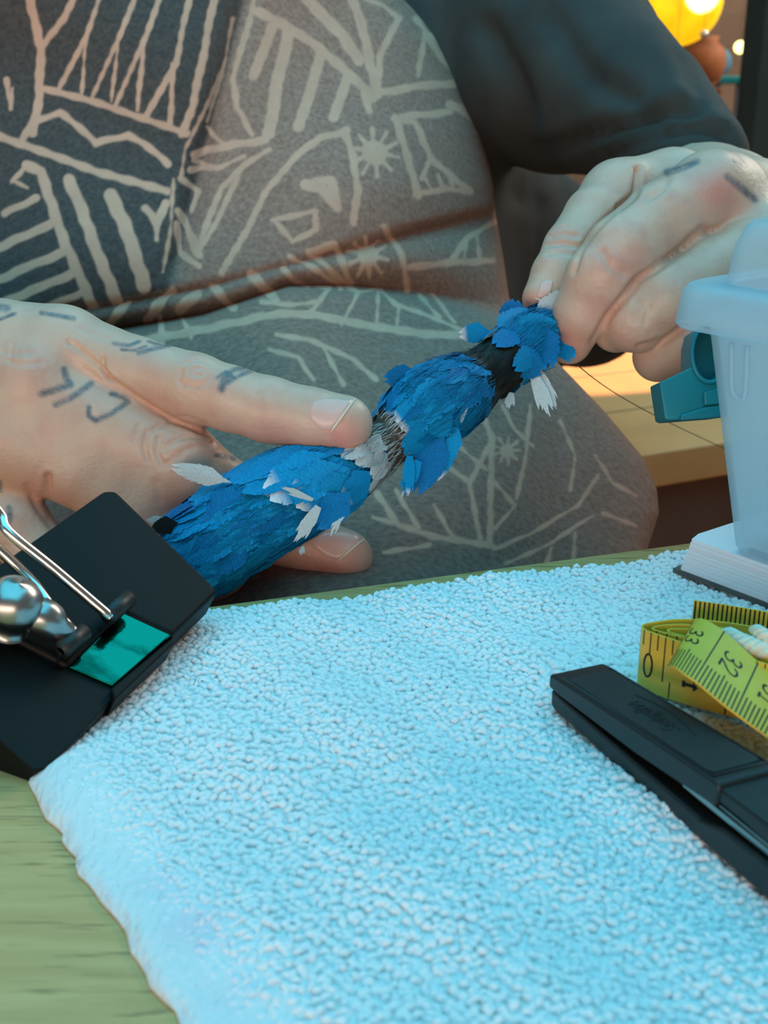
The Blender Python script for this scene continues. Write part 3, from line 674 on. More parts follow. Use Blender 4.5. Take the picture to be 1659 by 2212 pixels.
soft = np.where(px_[:, 0] + 0.25 * px_[:, 1] > 500, 0.78, 0.92); low = np.clip((px_[:, 1] - 700) / 300, 0, 1); soft = soft - 0.22 * low * np.clip((px_[:, 0] - 600) / 400, 0, 1)
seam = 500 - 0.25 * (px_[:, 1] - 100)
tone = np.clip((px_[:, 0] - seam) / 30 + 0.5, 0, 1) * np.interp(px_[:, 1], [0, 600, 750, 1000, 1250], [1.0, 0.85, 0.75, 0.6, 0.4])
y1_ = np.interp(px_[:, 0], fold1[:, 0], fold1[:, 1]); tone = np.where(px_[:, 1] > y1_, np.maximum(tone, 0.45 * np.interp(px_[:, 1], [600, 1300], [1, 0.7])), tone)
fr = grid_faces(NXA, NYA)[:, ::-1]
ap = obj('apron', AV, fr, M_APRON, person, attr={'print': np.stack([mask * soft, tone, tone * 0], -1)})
sd = ap.modifiers.new('thick', 'SOLIDIFY'); sd.thickness = 0.0018; sd.offset = 0
ap['label'] = 'grey apron printed with tan lines, suns and triangles'

# ------------------------------------------------------------------ feathered stick
AX = np.array([(330, 1257, 296), (380, 1225, 297), (560, 1110, 300), (760, 1005, 305), (850, 944, 310), (938, 876, 316), (1048, 808, 325), (1120, 755, 332), (1185, 705, 339), (1215, 682, 342)], float)
axw = spline(np.array([P(x, y, d / 1000) for x, y, d in AX]), 160); axp, _ = pix(axw)
RADX = [330, 380, 470, 560, 660, 720, 760, 800, 840, 880, 930, 980, 1015, 1040, 1085, 1110, 1150, 1185, 1215]
RADM = [9.5, 10.5, 11.4, 11.6, 11.0, 9.8, 8.2, 6.6, 6.6, 9.6, 11.2, 10.2, 8.8, 7.3, 7.1, 8.8, 8.8, 6.4, 2.5]
rad_at = lambda x: np.interp(x, RADX, RADM) * 0.001
tang = np.gradient(axw, axis=0); tang /= np.linalg.norm(tang, axis=1)[:, None]
def frame(x):                          # axis point, tangent, toward-camera normal, side
    i = np.interp(x, axp[:, 0], np.arange(len(axw))); p = np.array([np.interp(i, np.arange(len(axw)), axw[:, k]) for k in range(3)])
    t = np.array([np.interp(i, np.arange(len(axw)), tang[:, k]) for k in range(3)]); t /= np.linalg.norm(t)
    c = CAM - p; c -= t * (c @ t); c /= np.linalg.norm(c); s = np.cross(t, c); return p, t, c, s
wand = empty('feathered_stick', tuple(P(400, 1215, 0.297)), 'stick wrapped in bright blue feathers with a black band and a brown ring', 'feathered stick')
xs = np.linspace(335, 1212, 70); ring = []
for x in xs:
    p, t, c, s = frame(x); r = rad_at(x) - 0.0011; a = np.linspace(0, 2 * np.pi, 20, endpoint=False)
    ring.append(p + r * (np.cos(a)[:, None] * c + np.sin(a)[:, None] * s))
v = np.vstack(ring); f = grid_faces(len(xs), 20, closed_v=True).tolist(); f += [list(range(20))[::-1], list(range(len(v) - 20, len(v)))]
obj('core', v, f, M_CORE, wand)
def band(name, x0, x1, extra, mat, label):
    xs = np.linspace(x0, x1, 12); R = []
    for i, x in enumerate(xs):
        p, t, c, s = frame(x); a = np.linspace(0, 2 * np.pi, 40, endpoint=False)
        r = rad_at(x) + extra + 0.0002 * np.sin(a * 9 + i) - (0.0006 if i in (0, 11) else 0)
        sk = 0.0012 * np.sin(a * 5) * (1 if i in (0, 11) else 0)
        R.append(p + r[:, None] * (np.cos(a)[:, None] * c + np.sin(a)[:, None] * s) + sk[:, None] * t)
    o = obj(name, np.vstack(R), grid_faces(12, 40, closed_v=True), mat, wand); o['label'] = label; return o
band('black_band', 1002, 1096, 0.0004, M_BLACK, 'black feather band')
band('brown_ring', 806, 852, -0.0001, M_BROWN, 'dark brown wrapped ring')

def feather_mesh(name, seed, shape='round', nb=16, frizz=0.06):
    r = random.Random(seed); V = []; F = []; UV = []
    def wprof(y):
        if shape == 'round': return 0.5 * (min(1, y / 0.35) ** 0.6) * math.sqrt(max(0.0, 1 - max(0, (y - 0.35) / 0.66) ** 2.2))
        return 0.5 * (min(1, y / 0.25) ** 0.7) * max(0.05, 1 - ((max(y - .25, 0)) / 0.8) ** 3)
    def zz(x, y): return 0.16 * math.sin(min(y, 1) * math.pi * 0.8) - 0.42 * x * x - 0.12 * max(0, y - 0.6) ** 2
    def add(x, y):
        V.append((x, y, zz(x, y) + r.uniform(-.006, .006))); UV.append((x + 0.5, min(y, 1.0))); return len(V) - 1
    if shape == 'fringe':                      # soft blade whose end splits into wisps
        for i in range(9):
            an = (i - 4) / 4 * 0.30 + r.uniform(-.04, .04); ln = 1 - 0.35 * abs(i - 4) / 4 + r.uniform(-.14, .12); w0 = 0.07; rows = []
            for y in (0, .35, .65, .85, 1.0):
                x = math.sin(an) * y * ln * 1.2 + (i - 4) * 0.02 + 0.10 * y * y * r.uniform(-.4, .4); ww = w0 * (1 + 1.0 * y) * (1 - max(0, (y - .55) / .45) ** 1.5 * .93)
                rows.append((add(x - ww, y * ln), add(x + ww, y * ln)))
            for q, w in zip(rows[:-1], rows[1:]): F.append([q[0], q[1], w[1], w[0]])
    else:
        for side in (-1, 1):
            for i in range(nb):
                y0 = i / nb * 0.95; y1 = (i + 1.3) / nb * 0.95; lead = 0.13 if shape == 'round' else 0.2
                we0 = wprof(min(y0 + 0.06, 1)); we1 = wprof(min(y1 + .06, 1)); fz = 1 + r.uniform(-frizz, frizz)
                a0 = add(0, y0); a1 = add(0, y1); m0 = add(side * we0 * 0.55, y0 + lead * .55); m1 = add(side * we1 * 0.55, y1 + lead * .55)
                t0 = add(side * we0 * fz, y0 + lead + r.uniform(-.01, .01)); t1 = add(side * (we0 * .35 + we1 * .65) * fz, y1 + lead - .25 / nb)
                F += [[a0, m0, m1, a1], [m0, t0, t1, m1]] if side > 0 else [[a1, m1, m0, a0], [m1, t1, t0, m0]]
        for i in range(7):
            x0 = (i - 3) * .035; ln = .12 + r.uniform(-.04, .06) - abs(i - 3) * .012; F.append([add(x0 - .03, .93), add(x0 + .03, .93), add(x0 * 1.7 + r.uniform(-.02, .02), .96 + ln)])
        n0 = len(V)
        for y in (0, 0.33, 0.66, 1.0):
            for x in (-0.012, 0.012): V.append((x * (1 - .7 * y), y, zz(0, y) + 0.01)); UV.append((0.5, y))
        for k in range(3): F.append([n0 + 2 * k, n0 + 2 * k + 1, n0 + 2 * k + 3, n0 + 2 * k + 2])
    me = bpy.data.meshes.new(name); me.from_pydata(V, [], F); me.polygons.foreach_set('use_smooth', [True] * len(me.polygons))
    ul = me.uv_layers.new(name='UVMap')
    for l in me.loops: ul.data[l.index].uv = UV[l.vertex_index]
    return me
FM = {}
def fmesh(shape, mat, k):
    key = (shape, mat.name, k)
    if key not in FM:
        FM[key] = feather_mesh('feather', k * 31 + len(shape), shape); FM[key].materials.append(mat)
    return FM[key]
nfe = 0
def feather(root, ydir, zdir, L, Wd, mat, shape='round', curve=1.0, label=None, parent=None):
    global nfe
    y = ydir / np.linalg.norm(ydir); z = zdir - y * (zdir @ y); z /= np.linalg.norm(z); x = np.cross(y, z)
    M = Matrix(((x[0] * Wd, y[0] * L, z[0] * Wd * curve, root[0]), (x[1] * Wd, y[1] * L, z[1] * Wd * curve, root[1]), (x[2] * Wd, y[2] * L, z[2] * Wd * curve, root[2]), (0, 0, 0, 1)))
    o = bpy.data.objects.new('feather', fmesh(shape, mat, nfe % 5)); COL.objects.link(o); pa = parent or wand
    o.parent = pa; o.matrix_basis = Matrix.Translation(-Vector(WLOC[pa])) @ M; nfe += 1
    if label: o['label'] = label
    return o
def ringf(x, n, L, Wd, mat, lift, toward=-1, phase=0.0, jit=0.25, shape='round', back=False, curve=0.55, skew=0.0):
    for k in range(n):
        a = 2 * math.pi * (k + phase) / n + random.uniform(-jit, jit) * 0.5
        if not back and math.cos(a) < -0.55: continue             # the side pressed on the holding fingers
        xx = x + random.uniform(-9, 9); p, t, c, s = frame(xx); r = math.cos(a) * c + math.sin(a) * s; tg = -math.sin(a) * c + math.cos(a) * s
        R = rad_at(xx); m = mat if not isinstance(mat, (list, tuple)) else random.choice(mat)
        # follow the local slope of the radius profile
        Lp = L * random.uniform(.85, 1.15); x2 = xx + toward * Lp * 7200; R2 = rad_at(max(335, min(1212, x2)))
        yd = toward * t * Lp + r * ((R2 - R) * 0.9 + lift * Lp) + tg * Lp * (random.uniform(-.13, .13) + skew)
        feather(p + r * (R - 0.0008), yd, r, Lp, Wd * random.uniform(.85, 1.2), m, shape, curve)
B2 = [M_BLUE, M_BLUE, M_BLUE2]
for i, x in enumerate(np.arange(420, 745, 23)):                   # lower section, tips toward the clip
    ringf(x, 11, 0.0165, 0.0105, B2, 0.0, phase=i * .5, jit=.5)
ringf(765, 11, 0.012, 0.0085, [M_BLUE, M_BTIP], 0.03, phase=.3)
ringf(800, 12, 0.0082, 0.0066, M_WHITE, 0.04, phase=.1)
ringf(818, 10, 0.0055, 0.0058, M_WHITE, 0.03, phase=.6)
for i, x in enumerate((900, 925, 950, 975, 998, 1014)):           # upper section
    ringf(x, 11, 0.0095 if x < 930 else 0.0125, 0.0098, B2 + ([M_BTIP] if i == 0 else []), 0.05 if i < 2 else 0.02, phase=i * .5)
ringf(1026, 12, 0.0085, 0.0085, B2, 0.01)
ringf(900, 9, 0.0068, 0.006, M_WHITE, -0.02, phase=.2)
for i, x in enumerate((1096, 1110, 1126)):                          # tip tuft
    ringf(x, 15, 0.0125, 0.0056, B2, 0.02 + .05 * i, toward=1, phase=i * .5, skew=0.12, back=True, shape='long')
ringf(1118, 7, 0.0095, 0.006, B2, 0.16, toward=-1, phase=.35, back=True, shape='long')
ringf(1146, 9, 0.0100, 0.0048, B2, 0.12, toward=1, phase=.2, back=True, shape='long'); ringf(1165, 7, 0.0080, 0.0042, B2, 0.22, toward=1, phase=.4, back=True, shape='long')
# loose barbs: fine hairs combed along the feathers, standing off at the outline
def hairs(name, n, mat, xlo, xhi, toward, Lr, stand, wid=0.00009):
    V = []; F = []
    for _ in range(n):
        x = random.uniform(xlo, xhi); a = random.uniform(0, 2 * math.pi)
        if math.cos(a) < -0.6: continue
        p, t, c_, s = frame(x); r = math.cos(a) * c_ + math.sin(a) * s; tg = -math.sin(a) * c_ + math.cos(a) * s; R = rad_at(x); L = random.uniform(*Lr)
        R2 = rad_at(min(1212, max(335, x + toward * L * 7500))); q0 = p + r * (R + 0.0001); sk = random.uniform(-.3, .3); st_ = random.uniform(0, stand); b0 = len(V)
        for k, u in enumerate((0, .4, .75, 1.0)):
            w = wid * (1.0, .95, .7, .15)[k]; q = q0 + toward * t * L * u + r * ((R2 - R) * u + 0.0006 * math.sin(u * 3.1) + st_ * L * u * u) + tg * L * sk * u * u
            V += [q - tg * w, q + tg * w]
        F += [[b0 + 2 * k, b0 + 2 * k + 1, b0 + 2 * k + 3, b0 + 2 * k + 2] for k in range(3)]
    uv = np.tile([[.3, 0], [.7, 0], [.3, .3], [.7, .3], [.3, .5], [.7, .5], [.3, .6], [.7, .6]], (len(V) // 8, 1))
    return tag(obj(name, V, F, mat, wand, uv=uv), kind='stuff')
hairs('blue_barbs', 1500, M_BLUE, 430, 770, -1, (.005, .010), .10)
hairs('blue_barbs', 900, M_BLUE, 900, 1030, -1, (.004, .009), .16)
hairs('blue_barbs', 900, M_BLUE, 1092, 1175, 1, (.004, .009), .4)
hairs('white_barbs', 420, M_WHITE, 790, 835, -1, (.003, .006), .15)
hairs('white_barbs', 200, M_WHITE, 848, 862, -1, (.002, .004), .1)
hairs('black_barbs', 250, M_BLACK, 1030, 1070, -1, (.002, .004), .05)
def fpx(x0, y0, x1, y1, d0, d1, Wd, mat, shape='long', label=None, curve=0.5):
    a_, b_ = P(x0, y0, d0 / 1000), P(x1, y1, d1 / 1000); return feather(a_, b_ - a_, CAM - a_, np.linalg.norm(b_ - a_), Wd, mat, shape, curve, label)
# single feathers that stick out
fpx(500, 1042, 386, 1012, 290, 293, 0.0046, M_WHITE, 'long', 'white feather sticking out over the knuckle')
fpx(352, 1122, 318, 1122, 296, 297, 0.003, M_WHITE, 'fringe')
fpx(385, 1128, 335, 1142, 285, 285, 0.0042, M_BLACK, 'long')
fpx(688, 1094, 640, 1172, 286.5, 287.5, 0.0052, M_WHITE, 'fringe', 'white feather edge in the lower blue section'); fpx(676, 1080, 606, 1052, 287.2, 287, 0.0026, M_WHITE, 'fringe'); fpx(752, 1072, 715, 1155, 291, 291, 0.0040, M_WHITE, 'fringe')
fpx(760, 1060, 690, 1130, 291, 291, 0.0075, M_BLUE2, 'long'); 
def fsurf(x0, a0, x1, a1, Wd, mat, e0=.0004, e1=.0010, shape='round'):
    def q(x, a, e): p, t, c_, s = frame(x); r = math.cos(a) * c_ + math.sin(a) * s; return p + r * (rad_at(x) + e), r
    (A_, r0), (B_, r1) = q(x0, a0, e0), q(x1, a1, e1); feather(A_, B_ - A_, r0 + r1, np.linalg.norm(B_ - A_), Wd, mat, shape, 0.55)
for x0, a0, x1, a1, w in ((735, -1.0, 545, -1.0, .0125), (735, -.6, 560, -.62, .013), (738, -.25, 592, -.25, .013), (740, .05, 625, .1, .012), (742, .4, 655, .42, .011)):
    fsurf(x0, a0, x1, a1, w, M_BTIP if a1 > -.3 and a1 < .2 else M_BLUE)
for x0, a0, x1, a1, w in ((770, .8, 690, .85, .008), (772, .5, 705, .6, .008)): fsurf(x0, a0, x1, a1, w, M_BTIP)
fpx(655, 1180, 650, 1200, 288, 288, 0.002, M_WHITE, 'fringe')
fpx(905, 995, 868, 1072, 304, 303, 0.0055, M_BTIP, 'fringe'); fpx(885, 985, 880, 1066, 303, 302, 0.005, M_BTIP, 'fringe'); fpx(975, 935, 945, 1025, 309, 308, 0.006, M_BTIP, 'long'); fpx(960, 930, 905, 1050, 307, 306, 0.008, M_BLUE2, 'long'); fpx(990, 900, 935, 1015, 309, 308, 0.008, M_BLUE, 'long')
fpx(905, 803, 838, 818, 313, 312, 0.0055, M_BLUE2, 'long'); fpx(1015, 845, 998, 905, 309, 308, 0.0014, M_WHITE, 'long', 'thin white feather shaft on the upper blue section')
fpx(1150, 800, 1190, 905, 326, 324, 0.0062, M_WHITE, 'fringe', 'white feather hanging from the tip tuft'); fpx(1160, 795, 1205, 880, 327, 325, 0.0045, M_WHITE, 'fringe'); fpx(1105, 848, 1098, 885, 323, 322, 0.004, M_WHITE, 'fringe')
fpx(1150, 690, 1222, 636, 337, 336, 0.0062, M_WHITE, 'round', 'pale feather pinched between thumb and finger'); fpx(1180, 705, 1232, 770, 333, 332, 0.006, M_BLUE, 'long'); fpx(1100, 700, 1112, 654, 333, 335, 0.007, M_BLUE2, 'long'); fpx(1060, 715, 1000, 722, 328, 326, 0.0055, M_BTIP, 'long'); fpx(1095, 735, 1190, 708, 325, 329, 0.011, M_BLUE, 'long'); fpx(1165, 695, 1184, 785, 328, 325, 0.0085, M_BLUE2, 'long'); fpx(1070, 735, 1135, 680, 325, 331, 0.009, M_BLUE, 'long'); fpx(1110, 770, 1165, 800, 323, 325, 0.008, M_BLUE2, 'long')
v, f = tube(spline([P(1185, 720, .338), P(1240, 782, .345), P(1330, 850, .37), P(1450, 915, .42), P(1600, 985, .5)], 30), 0.00016, 6)
th = obj('loose_thread', v, f, M_THREAD, wand); th['label'] = 'fine dark thread trailing from the tip'

# ------------------------------------------------------------------ black clip in the left foreground
cO, cA, cB = P(470, 1277, 0.262), P(235, 1058, 0.270), P(85, 1665, 0.2125)
cn = np.cross(cA - cO, cB - cO); cn /= np.linalg.norm(cn)
if cn @ (CAM - cO) < 0: cn = -cn
def cp(px, py, up=0.0):                # pixel on the face plane of the clip (lifted)
    r = ray(px, py); t_ = ((cO + cn * up - CAM) @ cn) / (r @ cn); return CAM + r * t_
clip = empty('spring_clip', tuple(cp(85, 1665) - np.array([0, 0, 0])), 'black clip with chrome wire handles clamping the end of the feathered stick', 'clip')
def plate(name, pts, up, th, mat, bw=0.0008, label=None):
    poly = [cp(x, y, up) for x, y in pts]; v, f = prism(poly, -cn * th); o = obj(name, v, f, mat, clip, smooth=False)
    import bmesh
    b = bmesh.new(); b.from_mesh(o.data); bmesh.ops.recalc_face_normals(b, faces=b.faces); b.to_mesh(o.data); b.free()
    if bw: bevel(o, bw, 3)
    if label: o['label'] = label
    return o
plate('jaw_plate', [(216, 1064), (226, 1058), (250, 1057), (262, 1068), (468, 1268), (468, 1280), (374, 1372), (268, 1322), (240, 1350), (150, 1440), (-120, 1300)], 0.0, 0.0085, M_BLKMET, 0.0012)
plate('lower_plate', [(374, 1374), (372, 1384), (246, 1506), (150, 1612), (96, 1660), (72, 1664), (-180, 1440), (-120, 1302), (148, 1442), (246, 1484)], -0.0012, 0.0085, M_BLKMET, 0.0012)
plate('side_lip', [(376, 1373), (378, 1388), (248, 1512), (240, 1486)], 0.0004, 0.006, M_BLKMET, 0.0005)
plate('tinted_mirror_panel', [(268, 1324), (370, 1371), (245, 1481), (150, 1440)], -0.0004, 0.003, M_TEALGL, 0.0003, 'glossy steel panel with the turquoise awning reflection tinted into its colour')
for (x0, y0, x1, y1) in ((232, 1332, 278, 1292), (132, 1406, 180, 1364)):
    a_, b_ = cp(x0, y0, 0.0035), cp(x1, y1, 0.0035); v, f = tube([a_ - (b_ - a_) * .03, a_, b_, b_ + (b_ - a_) * .03], [0.0009, 0.0019, 0.0019, 0.0009], 14); o = obj('hinge_tube', v, f, M_BLKPL, clip)
    m_ = cp((x0 + x1) / 2 - 8, (y0 + y1) / 2 + 10, 0.001); v, f = prism([cp(x0 - 4, y0 + 4, 0.002), cp(x1 - 4, y1 + 4, 0.002), cp(x1 - 16, y1 + 16, 0.002), cp(x0 - 10, y0 + 18, 0.002)], -cn * 0.003); obj('hinge_bracket', v, f, M_BLKPL, clip, smooth=False)
w1 = spline([cp(238, 1332, .004), cp(215, 1313, .005), cp(120, 1232, .008), cp(20, 1150, .011), cp(0, 1110, .012), cp(-60, 1040, .016)], 40)
w2 = spline([cp(165, 1372, .004), cp(110, 1310, .005), cp(66, 1252, .006), cp(-10, 1180, .009), cp(-80, 1110, .014)], 40)
for w_ in (w1, w2): v, f = tube(w_, 0.00105, 14); obj('wire_handle', v, f, M_CHROME, clip)
kc = cp(28, 1312, 0.007); v, f = lathe([(0.0001, .0058), (.0022, .0056), (.0040, .0046), (.0052, .0028), (.0056, .0004), (.0052, -.0014), (.0036, -.0024), (.0036, -.006)], kc, cn + 0.35 * UP, 28); obj('pivot_knob', v, f, M_STEEL, clip)
v, f = tube(spline([cp(55, 1325, .006), cp(95, 1335, .006), cp(125, 1358, .0045), cp(160, 1368, .0035)], 12), [.0026, .0034, .0037, .0038, .0038, .0037, .0034, .003, .0026, .0022, .0018, .0014], 12); obj('pivot_arm', v, f, M_STEEL, clip)

# ------------------------------------------------------------------ black stapler
sO = tp(1190, 1530, 0.003); sE = tp(1640, 1930, 0.003); sL = sE - sO; sL /= np.linalg.norm(sL); sW = np.array([-sL[1], sL[0], 0.0])
ZU = np.array([0, 0, 1.0])
def sp3(s, w, h): return sO + (s * sL + w * sW + h * ZU) * 0.001
stap = empty('stapler', tuple(sp3(40, 6, 0)), 'black plastic stapler with embossed top lying on the towel beside the tape measure', 'stapler')
def extr(name, prof, w0, w1, mat, bw=0.0006, seg=3, par=None):      # side profile (s,h) extruded across the width
    v = np.array([sp3(s, w0, h) for s, h in prof] + [sp3(s, w1, h) for s, h in prof]); n_ = len(prof)
    f = [list(range(n_))[::-1], list(range(n_, 2 * n_))] + [[i, (i + 1) % n_, n_ + (i + 1) % n_, n_ + i] for i in range(n_)]
    o = obj(name, v, f, mat, par or stap, smooth=False)
    import bmesh
    b = bmesh.new(); b.from_mesh(o.data); bmesh.ops.recalc_face_normals(b, faces=b.faces); b.to_mesh(o.data); b.free()
    if bw: bevel(o, bw, seg)
    return o
WID = 12.3
extr('base', [(-0.6, 0.3), (1.5, -0.3), (95, -0.3), (95, 5.2), (58, 4.4), (46, 3.6), (30, 3.4), (3, 3.6), (-0.8, 3.9)], 0.2, WID - .2, M_BLKPL, 0.0007)
extr('base_cheek', [(44, 0.4), (95, 0.4), (95, 6.6), (62, 6.0), (52, 5.4), (46, 3.6)], -0.35, 1.1, M_BLKPL, 0.0005)
extr('base_cheek', [(44, 0.4), (95, 0.4), (95, 6.6), (62, 6.0), (52, 5.4), (46, 3.6)], WID - 1.1, WID + .35, M_BLKPL, 0.0005)
arm = extr('top_arm', [(-1.4, 3.9), (2.5, 3.9), (28, 5.4), (49.5, 7.8), (49.9, 11.2), (49.3, 12.2), (20, 9.2), (1.0, 7.25), (-1.3, 6.8)], 0, WID, M_BLKPL, 0.0009)
extr('nose', [(49.0, 8.6), (56, 8.6), (66, 7.6), (95, 8.6), (95, 13), (60, 11.8), (49.0, 11.3)], 0.5, WID - .5, M_BLKPL, 0.0007)
extr('magazine', [(40, 5.9), (95, 6.6), (95, 8.2), (40, 7.0)], 0.9, WID - .9, M_STEEL, 0.0002)
extr('driver_strip', [(50, 8.35), (95, 8.4), (95, 8.8), (50, 8.6)], 0.3, WID - .3, M_STEEL, 0.0001)
# grip panel on the arm: raised rim, textured inset and embossed wordmark (read from the far side of the table)
def topq(s, w, up=0.0):
    h = 7.25 + (s - 1.0) * (12.2 - 7.25) / (49.3 - 1.0); return sp3(s, w, h + up)
def top_poly(pts, up, th): return prism([topq(s, w, up) for s, w in pts], -ZU * th * 0.001)
v, f = top_poly([(3.2, 1.5), (3.8, 1.2), (45.5, 1.2), (46.5, 1.8), (46.5, WID - 1.8), (45.5, WID - 1.2), (3.8, WID - 1.2), (3.2, WID - 1.5)], 0.28, 0.9); o = obj('grip_panel', v, f, M_BLKTEX, stap, smooth=False); bevel(o, 0.0002, 2)
for pts in ([(2.6, .75), (46.8, .75), (46.8, .95), (2.6, .95)],):
    pass
for (s0, w0, s1, w1_) in ((2.4, .85, 47.2, .85), (47.2, .85, 47.2, WID - .85), (47.2, WID - .85, 2.4, WID - .85)):
    v, f = tube([topq(s0, w0, .05), topq((s0 + s1) / 2, (w0 + w1_) / 2, .05), topq(s1, w1_, .05)], 0.00028, 8); obj('rim_bead', v, f, M_BLKPL, stap)
cu = bpy.data.curves.new('wm', 'FONT'); cu.body = 'Swingline'; cu.size = 1.0; cu.shear = 0.28; cu.extrude = 0.02; cu.resolution_u = 3; cu.space_character = 0.92
to = bpy.data.objects.new('wm', cu); COL.objects.link(to); bpy.context.view_layer.update()
tm = bpy.data.meshes.new_from_object(to.evaluated_get(bpy.context.evaluated_depsgraph_get())); bpy.data.objects.remove(to)
tv = np.array([tuple(q.co) for q in tm.vertices]); tf = [list(p.vertices) for p in tm.polygons]; bpy.data.meshes.remove(tm)
tw = tv[:, 0].max(); sc_ = 13.5 / tw
tv2 = np.array([topq(31.5 - x * sc_, 5.6 - (y * sc_ * 1.15 - 1.2) * 1.0, 0.28 + z * 8) for x, y, z in tv]); o = obj('embossed_wordmark', tv2, tf, M_BLKTEX, stap, smooth=False)
arc = [topq(15.5 + 19 * t_, 8.2 + 1.6 * math.sin(math.pi * t_) - 1.0 * t_, 0.3) for t_ in np.linspace(0, 1, 24)]
v, f = tube(arc, 0.00018, 6); obj('embossed_arc', v, f, M_BLKTEX, stap)

# ------------------------------------------------------------------ tape measure
tape = empty('tape_measure', tuple(tp(1470, 1500, 0.004)), 'yellow tape measure loosely coiled on the towel beside the stapler', 'tape measure')
class Ribbon:
    def __init__(s, name, bot, top, thick=0.00035, n=80, smooth_it=True):
        s.b = spline(bot, n); s.t = spline(top, n); s.n = n
        mid = (s.b + s.t) / 2; s.s = np.r_[0, np.cumsum(np.linalg.norm(np.diff(mid, axis=0), axis=1))] * 1000
        tg = np.gradient(mid, axis=0); s.nor = np.cross(tg, s.t - s.b); s.nor /= np.linalg.norm(s.nor, axis=1)[:, None]
        s.w = np.linalg.norm(s.t - s.b, axis=1).mean() * 1000
        V = np.concatenate([s.b[:, None] + (s.t - s.b)[:, None] * q + s.nor[:, None] * e for q, e in ((0, -thick / 2), (1, -thick / 2), (1, thick / 2), (0, thick / 2))], 1).reshape(-1, 3)
        f = grid_faces(n, 4, closed_v=True).tolist() + [[0, 1, 2, 3], [4 * n - 1, 4 * n - 2, 4 * n - 3, 4 * n - 4]]
        s.o = obj(name, V, f, M_TAPE, tape, smooth=False); s.thick = thick
    def at(s, ss, tt, side):              # ss mm along, tt mm up from bottom edge
        i = np.interp(ss, s.s, np.arange(s.n)); ii = np.arange(s.n); g = lambda A: np.array([np.interp(i, ii, A[:, k]) for k in range(3)])
        b, t_, n_ = g(s.b), g(s.t), g(s.nor); return b + (t_ - b) * (tt / s.w) + n_ * side * (s.thick / 2 + 0.00006)
    def stroke(s, pts, wd, side, dense=4):
        pts = resample(pts, max(2, dense * (len(pts) - 1) + 1)); tg = np.gradient(pts, axis=0); tg /= np.linalg.norm(tg, axis=1)[:, None] + 1e-9
        nn = np.stack([-tg[:, 1], tg[:, 0]], -1); V = []
        for p, q in zip(pts, nn): V.append(s.at(*(p + q * wd / 2), side)); V.append(s.at(*(p - q * wd / 2), side))
        return np.array(V), [[2 * i, 2 * i + 1, 2 * i + 3, 2 * i + 2] for i in range(len(pts) - 1)]
DIG = {'0': [[(0.5 + .42 * math.cos(a), .5 + .5 * math.sin(a)) for a in np.linspace(0, 2 * math.pi, 17)]],
       '1': [[(.5, 0), (.5, 1)], [(.2, .78), (.5, 1)], [(.2, 0), (.8, 0)]],
       '2': [[(.1, .75), (.2, .93), (.5, 1), (.8, .92), (.88, .72), (.75, .5), (.4, .25), (.1, 0)], [(.1, 0), (.9, 0)]],
       '3': [[(.12, .85), (.35, 1), (.7, .96), (.86, .76), (.7, .56), (.42, .52)], [(.42, .52), (.75, .48), (.92, .26), (.72, .05), (.35, 0), (.1, .14)]],
       '4': [[(.7, 0), (.7, 1), (.1, .3), (.95, .3)]], '9': [[(.88, .66), (.7, .45), (.35, .45), (.12, .7), (.35, .98), (.7, .96), (.88, .66), (.8, .3), (.45, 0)]]}
def prints(rb, name, ticks, nums, side):
    P_ = []
    for ss, t0, t1, wd in ticks: P_.append(rb.stroke([(ss, t0), (ss + .001, t1)], wd, side, 2))
    if P_: v, f = merge(*P_); obj('tick_marks', v, f, M_INK, tape, smooth=False)
    for txt, ss, tt, hx, hy, rot, wd in nums:
        P_ = []
        for k_, ch in enumerate(txt):
            for st_ in DIG[ch]:
                pts = []
                for x, y in st_:
                    X = (x + k_ * 1.12 - .56 * len(txt)) * hx; Y = (y - .5) * hy; c_, s_ = math.cos(rot), math.sin(rot); pts.append((ss + X * c_ - Y * s_, tt + X * s_ + Y * c_))
                P_.append(rb.stroke(pts, wd, side, 3))
        v, f = merge(*P_); o = obj('numeral', v, f, M_INK, tape, smooth=False); o['label'] = 'printed numeral ' + txt
def pt(x, y, h): return np.array([x * .001, y * .001, T + h * .001])
pathA = [(80, 193.5), (74, 197.5), (68.3, 201.5), (61.5, 205.9), (57, 209), (53.6, 212), (51.6, 214), (51.0, 215.4), (51.7, 216.8), (54.4, 218.0), (58.2, 219), (63, 218.9), (70, 217), (78, 213)]
A = Ribbon('tape_band', [pt(x, y, 3.6) for x, y in pathA], [pt(x, y, 16.4) for x, y in pathA], n=120)
w_ = A.w; tot = A.s
s_bend = A.s[np.argmin(np.linalg.norm(A.b[:, :2] - np.array([.0516, .214]), axis=1))]
cm = 6.35
tk = []
for i in range(-2, 30):
    ss = s_bend - 1.2 - i * 1.62 * 1.0
    if 0.5 < ss < tot[-1] - .5:
        L_ = [4.6, 3.4, 9.6, 3.2][i % 4]; tk.append((ss, w_ - 0.0, w_ - L_, 0.26))
        if i % 7 == 3: tk.append((ss, 0.2, 3.6, 0.26))
prints(A, 'outer', tk, [('0', s_bend - .9, 5.6, 2.2, 5.0, 0, .42), ('1', s_bend - 10.2, 4.4, 2.2, 2.6, math.pi / 2, .7)], -1)
tk = [(ss, w_, w_ - 4, .26) for ss in np.arange(s_bend + 4, tot[-1] - 1, 2.4)]
prints(A, 'inner', tk, [('1', s_bend + 9.2, w_ - 3.0, 2.6, 3.2, math.pi / 2, .35)], -1)
pathB = [(84, 193.5), (72, 202.5), (64, 207.5), (59, 210.8), (55.0, 213.4), (53.2, 214.8), (53.4, 216.0), (55.6, 216.9), (60, 217.2), (67, 215.6)]
